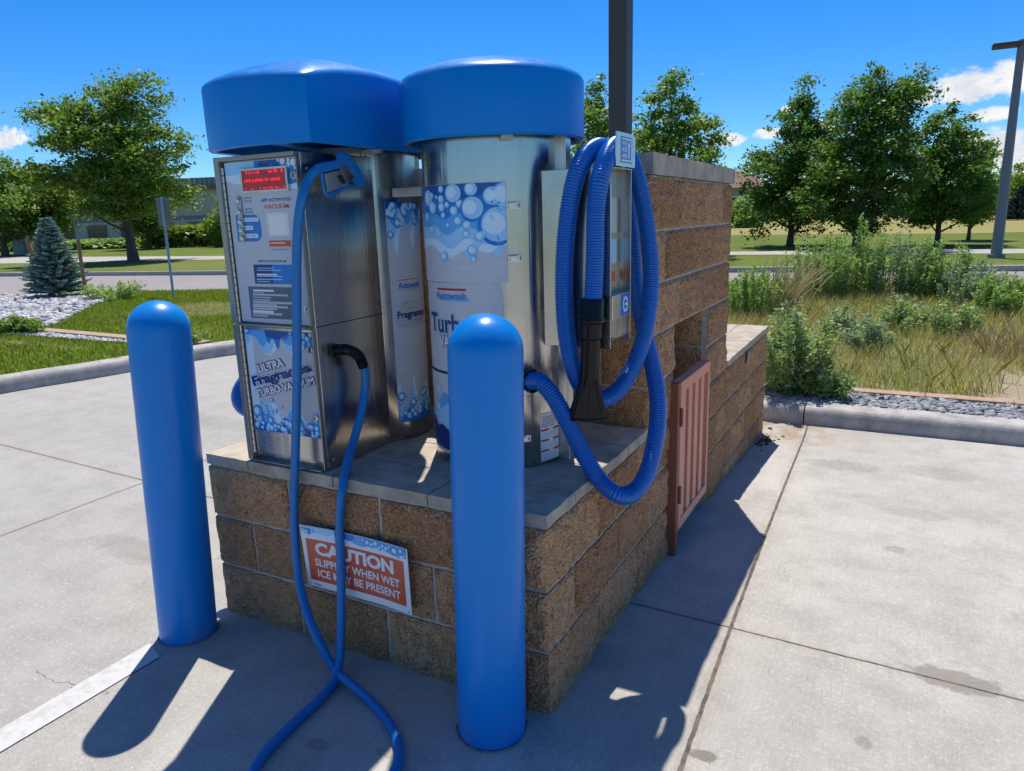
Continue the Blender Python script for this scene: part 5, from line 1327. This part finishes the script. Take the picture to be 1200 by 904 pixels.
# hedges by the building
def hedge(label, u0, u1, v, dep, h, m, seed, n, group):
    a = at_depth(u0, v, dep); b_ = at_depth(u1, v, dep); rng = np.random.default_rng(seed)
    t_ = thing('hedge', label, 'hedge', (a[0], a[1], .1), group)
    k = rng.uniform(0, 1, n); C = a[None] * (1 - k)[:, None] + b_[None] * k[:, None]; bump_ = .78 + .22 * np.abs(np.sin(k * 22 + seed))
    C[:, 2] = .1 + h * bump_ * rng.uniform(.02, 1, n) ** .75; C[:, :2] += rng.normal(size=(n, 2)) * .55
    V, F = leaf_quads(C, .26 * rng.uniform(.5, 1.2, n), rng); link('foliage', np_mesh('foliage', V, F), m, t_)
hedge('clipped olive green hedge before the beige building at its right end', 178, 280, 289, 52, 1.55, M['leaf_y'], 5, 5200, 'hedges')
hedge('long low hedge under the trees at the foot of the beige building', 84, 176, 290, 54, .7, M['leaf_b'], 6, 3600, 'hedges')
hedge('dark low hedge behind the utility box at the left border', -10, 60, 291, 55, .6, M['leaf_d'], 7, 2600, 'hedges')
p = dirp(263, 288, 49); leafy_bush('shrub', 'yellow green bush standing above the hedge beside the coin cabinet', p, 3.3, 1.1, M['leaf_y'], 95, .22, 40, 34)

# lawn blades, weeds, straw
def blades(name, pts, h, w, m, label, cat, rng, lean=.35, z=0.):
    n = len(pts); hh = h * rng.uniform(.45, 1.25, n); a = rng.uniform(0, 6.28, n); ll = rng.normal(size=(n, 2)) * lean * hh[:, None]
    B = np.c_[pts, np.full(n, z)]; wv = np.stack([np.cos(a), np.sin(a), 0 * a], 1) * (w * rng.uniform(.6, 1.3, n))[:, None] * .5
    top = B + np.c_[ll, hh]; mid = B + np.c_[ll * .35, hh * .55]
    V = np.stack([B - wv, B + wv, mid + wv * .7, top, mid - wv * .7], 1).reshape(-1, 3)
    return tag(link(name, np_mesh(name, V, np.arange(5 * n).reshape(n, 5)), m), label, cat, kind='stuff')
def in_poly(P, poly):
    x, y = P[:, 0], P[:, 1]; c = np.zeros(len(P), bool); n = len(poly)
    for i in range(n):
        (x0, y0), (x1, y1) = poly[i], poly[i - 1]
        k = ((y0 > y) != (y1 > y)) & (x < (x1 - x0) * (y - y0) / (y1 - y0 + 1e-12) + x0); c ^= k
    return c
rng = np.random.default_rng(12)
n = 230000; P = np.stack([rng.uniform(-15.5, -1.6, n), rng.uniform(-1, 12.5, n)], 1)
wp = np.array(wpoly); ok = in_poly(P, wpoly) & ~in_poly(P, band) & ~in_poly(P, bedp) & ~((np.abs(P[:, 1] - 4.0) < .14)) & (P[:, 1] < 9.4 + .37 * (P[:, 0] + 12.4))
dry = np.array([noise.noise((x * .9, y * .9, 1.)) for x, y in P]); c = gz(258, 364, ZL); dry += 1.1 * np.exp(-(((P[:, 0] - c[0]) / 1.3) ** 2 + ((P[:, 1] - c[1]) / .9) ** 2))
dry += .75 * np.exp(-(((P[:, 1] - 3.25) / .12) ** 2)) * (P[:, 0] < -7.4)
k = dry > .62 + rng.normal(size=n) * .12
blades('lawn_grass', P[ok & ~k], .055, .012, M['blade'], 'short green lawn grass west of the kerb', 'grass', rng, z=ZL)
blades('dry_grass', P[ok & k], .045, .012, M['straw'], 'straw coloured dry patches in the west lawn', 'grass', rng, z=ZL)
# weedy strip: yellowish grass, straw seed heads
n = 130000; P = np.stack([rng.uniform(-1.4, 11, n), KY + .84 + rng.uniform(0, 1, n) ** 1.25 * 11, ], 1)
ok = P[:, 1] < 13.9 + .37 * P[:, 0]; dn_ = np.array([noise.noise((x * .8, y * .8, 5.)) + .6 * noise.noise((x * 2.6, y * 2.6, 2.)) for x, y in P])
k1 = ok & (dn_ > -.62 + .25 * rng.uniform(size=n)); k2 = k1 & (rng.uniform(size=n) < .27 + .28 * (dn_ < -.05))
blades('weed_grass', P[k1 & ~k2], .19, .0055, M['blade_m'], 'patchy yellow green weedy grass between kerb and street', 'grass', rng, .45, z=ZR)
blades('straw_grass', P[k2], .23, .005, M['straw'], 'dry straw grass standing among the weeds', 'grass', rng, .4, z=ZR)
q = gz(905, 372, ZR); n = 260; a = rng.uniform(-.5, .9, n)
tg = thing('straw_plume', 'tall dry straw coloured grass plume leaning right, behind the rear wall', 'dry grass', (q[0], q[1], ZR))
mb = MB()
for i in range(150):
    s = np.array([q[0] + rng.normal() * .16, q[1] + rng.normal() * .15, ZR]); d = np.array([.28 + rng.normal() * .25, .1 + rng.normal() * .2, 1.]); L = rng.uniform(.35, .95)
    mb.tube([s, s + d * L * .6 + (0, 0, .0), s + d * L + np.array([.08, 0, -.05])], [.005, .006, .003], 4, cap=False)
mb.build('stalks', M['straw'], tg)
q = gz(1172, 420, ZR); tg = thing('straw_plume', 'small tan dry grass tuft at the right of the weed strip', 'dry grass', (q[0], q[1], ZR)); mb = MB()
for i in range(170):
    s = np.array([q[0] + rng.normal() * .16, q[1] + rng.normal() * .14, ZR]); d = np.array([rng.normal() * .35, rng.normal() * .3, 1.]); L = rng.uniform(.15, .40)
    mb.tube([s, s + d * L], [.005, .002], 4, cap=False)
mb.build('stalks', M['straw'], tg)
# rocks
def rocks(name, pts, s0, s1, m, z, label, rng, flat=.6):
    ico = np.array([(0, 0, 1), (.894, 0, .447), (.276, .851, .447), (-.724, .526, .447), (-.724, -.526, .447), (.276, -.851, .447), (.724, .526, -.447), (-.276, .851, -.447), (-.894, 0, -.447), (-.276, -.851, -.447), (.724, -.526, -.447), (0, 0, -1)])
    tri = np.array([(0,1,2),(0,2,3),(0,3,4),(0,4,5),(0,5,1),(1,6,2),(2,7,3),(3,8,4),(4,9,5),(5,10,1),(6,7,2),(7,8,3),(8,9,4),(9,10,5),(10,6,1),(11,7,6),(11,8,7),(11,9,8),(11,10,9),(11,6,10)])
    n = len(pts); v = ico[None] * rng.uniform(.72, 1.25, (n, 12, 1)); sc = rng.uniform(s0, s1, n)[:, None] * np.stack([rng.uniform(.7, 1.4, n), rng.uniform(.6, 1.1, n), rng.uniform(.4, .8, n) * flat / .6], 1)
    v = v * sc[:, None, :]; a = rng.uniform(0, 6.28, n); tl = rng.normal(size=n) * .35
    c_, s_ = np.cos(tl)[:, None], np.sin(tl)[:, None]; y, zc = v[..., 1] * c_ - v[..., 2] * s_, v[..., 1] * s_ + v[..., 2] * c_
    c_, s_ = np.cos(a)[:, None], np.sin(a)[:, None]; x, y = v[..., 0] * c_ - y * s_, v[..., 0] * s_ + y * c_
    V = np.stack([x + pts[:, 0:1], y + pts[:, 1:2], zc + z + sc[:, 2:3] * .55], -1).reshape(-1, 3)
    F = (tri[None] + (np.arange(n) * 12)[:, None, None]).reshape(-1, 3)
    return tag(link(name, np_mesh(name, V, F), m), label, 'gravel', kind='stuff')
n = 5200; P = np.stack([-.15 + 8 * rng.uniform(0, 1, n) ** 1.4, KY + .22 + rng.uniform(0, .43, n)], 1)
rocks('river_rock', P, .013, .034, M['rock_g'], ZR + .004, 'grey river rock between the kerb and the tan edging', rng)
n = 9000; P = np.stack([rng.uniform(-19.8, -10, n), rng.uniform(4.2, 7.5, n)], 1); P = P[in_poly(P, bedp)]
rocks('river_rock', P, .03, .075, M['rock_w'], ZL + .004, 'pale rock mulch round the young spruce', rng)
n = 2600; P = np.stack([rng.uniform(-11.2, -7.2, n), rng.uniform(3.66, 3.98, n)], 1); P = P[in_poly(P, band)]
rocks('river_rock', P, .015, .035, M['rock_w'], ZL + .004, 'narrow band of pale gravel along the tan edging', rng)

# ------------------------------------------------------------------ street furniture
pb = at_depth(727, 150, 11.0); px_, py_ = pb[0], pb[1]
pt = thing('pole', 'square dark bronze pole rising behind the vacuums and out of the photo', 'pole', (px_, py_, 0))
wv_ = .142
MB().box(px_ - wv_, px_ + wv_, py_ - wv_, py_ + wv_, -.2, 8.0).build('shaft', M['pole_b'], pt, bevel=.008)
MB().box(px_ - .25, px_ + .25, py_ - .2, py_ + 1.1, 8.0, 8.14).build('lamp_head', M['pole_b'], pt, bevel=.02)
MB().box(px_ - .24, px_ + .24, py_ - .24, py_ + .24, -.2, .16).build('base_plate', M['pole_b'], pt, bevel=.01)
lb = gz(1167, 302, .112); tp_ = at_depth(1197, 54, np.dot(RM[2], lb - CAM) + .0)
lp_ = thing('street_lamp', 'grey street lamp with a flat head on the far sidewalk at the right border', 'street lamp', (lb[0], lb[1], .11))
H_ = tp_[2] - .11; dx_, dy_ = (tp_[0] - lb[0]) * .45, (tp_[1] - lb[1]) * .45
MB().tube([(lb[0], lb[1], .1), (lb[0] + dx_, lb[1] + dy_, .11 + H_)], [.13, .085], 14).build('shaft', M['pole_g'], lp_, smooth=50)
tx, ty, tzz = lb[0] + dx_, lb[1] + dy_, .11 + H_
MB().box(tx - .62, tx + .03, ty - .16, ty + .16, tzz - .14, tzz - .02).build('lamp_head', M['pole_b'], lp_, bevel=.03)
MB().tube([(lb[0], lb[1], .1), (lb[0], lb[1], .2)], .2, 14).build('base_plate', M['pole_g'], lp_)
# sign seen from behind
sb_ = gz(203.5, 349, ZL); dep = np.dot(RM[2], sb_ - CAM); tl = at_depth(181.5, 232.5, dep); tr_ = at_depth(198.5, 232.5, dep); bl = at_depth(181.5, 265, dep)
st_ = thing('street_sign', 'grey aluminium back of a street sign on a thin post left of the coin cabinet', 'sign', tuple(sb_))
pc = at_depth(192, 233, dep); u_ = (tr_ - tl) / 2; vd = np.array([0, 0, (bl[2] - tl[2]) / 2]); cc = (tl + tr_) / 2 + vd
MB().obox(cc, u_ * .92, np.cross(u_, [0, 0, 1]) / np.linalg.norm(u_) * .006, vd).build('plate', M['signback'], st_, bevel=.004)
nb = np.cross(u_, [0, 0, 1]) / np.linalg.norm(u_)
if np.dot(nb, CAM - cc) < 0: nb = -nb
lean_ = np.array([(pc - sb_)[0] * .6, (pc - sb_)[1] * .6, 0])
MB().tube([sb_ - (0, 0, .1), np.array([cc[0], cc[1], tl[2] + .02]) + nb * .03], .026, 8).build('post', M['galv'], st_)
# stakes beside the spruce
for u0, v0, u1, v1, lb_ in ((43, 345, 33, 276, 'weathered wooden stake left of the young spruce'), (101, 350, 93, 281, 'wooden stake right of the young spruce')):
    a = gz(u0, v0, ZL); b_ = at_depth(u1, v1, np.dot(RM[2], a - CAM) - .2); b2 = a + (b_ - a) * np.array([.5, .5, 1])
    o = MB().tube([a - (0, 0, .1), b2], .036, 7).build('stake', M['wood']); tag(o, lb_, 'stake', 'stakes beside the spruce')
p = dirp(38, 292, 40, .1); mb = MB(); mb.tube([(p[0], p[1], .1), (p[0] - .25, p[1] - .1, 1.15)], [.20, .07], 10)
tag(mb.build('marker_post', M['orange_p']), 'leaning orange brown marker post beside the utility box', 'marker')
p = dirp(26, 293, 46, .1); ub = thing('utility_box', 'pale green utility box on the far lawn at the left border', 'utility box', p)
ru = np.array([RM[0][0], RM[0][1], 0]); ru /= np.linalg.norm(ru); ff = np.array([-ru[1], ru[0], 0])
MB().obox(np.array(p) + (0, 0, .5), ru * .36, ff * .35, (0, 0, .5)).build('cabinet', M['elbox'], ub, bevel=.02)
MB().obox(np.array(p) + (0, 0, 1.02), ru * .40, ff * .39, (0, 0, .03)).build('lid', M['elbox'], ub, bevel=.01)
MB().obox(np.array(p) + (0, 0, .02), ru * .7, ff * .6, (0, 0, .03)).build('pad', M['walk'], ub)

# ------------------------------------------------------------------ buildings
def frame(u, v, dep): p = at_depth(u, v, dep); return np.array([p[0], p[1], 0.])
bb0 = frame(-60, 280, 66); bb1 = frame(330, 280, 60); du = bb1 - bb0; Lb = np.linalg.norm(du); du /= Lb; nb_ = np.array([-du[1], du[0], 0])
if np.dot(nb_, bb0 - CAM) < 0: nb_ = -nb_
bld = thing('commercial_building', 'long low beige building behind the west trees with dark windows', 'building', tuple(bb0))
def bpt(s, d, z): return bb0 + du * s + nb_ * d + np.array([0, 0, z])
def bbox(mb, s0, s1, d0, d1, z0, z1): mb.obox((bpt(s0, d0, z0) + bpt(s1, d1, z1)) / 2, du * (s1 - s0) / 2, nb_ * (d1 - d0) / 2, (0, 0, (z1 - z0) / 2))
HB = 4.55
mb = MB(); bbox(mb, 0, Lb, 0, 14, -.3, HB); mb.build('wall', M['stucco'], bld)
mb = MB(); bbox(mb, -.3, Lb + .3, -.45, 14.3, HB, HB + .30); mb.build('eave', M['roof_br'], bld)
mb = MB(); bbox(mb, 0, Lb, -.25, 13.8, HB + .30, HB + .95)
for i in range(int(Lb / .45)): bbox(mb, i * .45, i * .45 + .06, -.31, -.25, HB + .30, HB + .95)
rf = mb.build('parapet', M['roof_m'], bld)
mb = MB(); bbox(mb, 0, Lb, -.06, -.002, 2.15, 2.45); mb.build('band', M['stucco_g'], bld)
for s in np.arange(1.5, Lb - 2, 3.3):
    mb = MB(); bbox(mb, s, s + 2.0, -.05, -.002, .7, 1.95); w_ = mb.build('window', M['roof_m'], bld)
    mb = MB(); bbox(mb, s + .08, s + .96, -.07, -.051, .78, 1.87); bbox(mb, s + 1.04, s + 1.92, -.07, -.051, .78, 1.87); mb.build('pane', M['glass'], w_)
# grey house with a brown hipped roof far behind the tall wall
h0 = frame(806, 245, 86); h1 = frame(893, 245, 82); dh = h1 - h0; Lh = np.linalg.norm(dh); dh /= Lh; nh = np.array([-dh[1], dh[0], 0])
hs_ = thing('house', 'distant grey house with a brown hipped roof right above the tall wall', 'house', tuple(h0))
def hp_(s, d, z): return h0 + dh * s + nh * d + np.array([0, 0, z])
mb = MB(); mb.add([hp_(s, d, z) for z in (-.3, 4.1) for s, d in ((0, 0), (Lh, 0), (Lh, 9), (0, 9))], [(0, 1, 5, 4), (1, 2, 6, 5), (2, 3, 7, 6), (3, 0, 4, 7), (4, 5, 6, 7)]); mb.build('wall', M['stucco_g'], hs_)
mb = MB(); mb.add([hp_(-.7, -.7, 4.0), hp_(Lh + .7, -.7, 4.0), hp_(Lh + .7, 9.7, 4.0), hp_(-.7, 9.7, 4.0), hp_(2.2, 4.5, 6.1), hp_(Lh - 3.4, 4.5, 6.1)], [(0, 1, 5, 4), (1, 2, 5), (2, 3, 4, 5), (3, 0, 4), (3, 2, 1, 0)]); mb.build('roof', M['roof_br'], hs_)
for s in (2.0, 5.2, Lh - 2.2):
    mb = MB(); mb.obox(hp_(s, -.04, 2.3), dh * .7, nh * .035, (0, 0, .75)); w_ = mb.build('window', M['white'], hs_)
    mb = MB(); mb.obox(hp_(s, -.085, 2.3), dh * .6, nh * .008, (0, 0, .65)); mb.build('pane', M['glass'], w_)
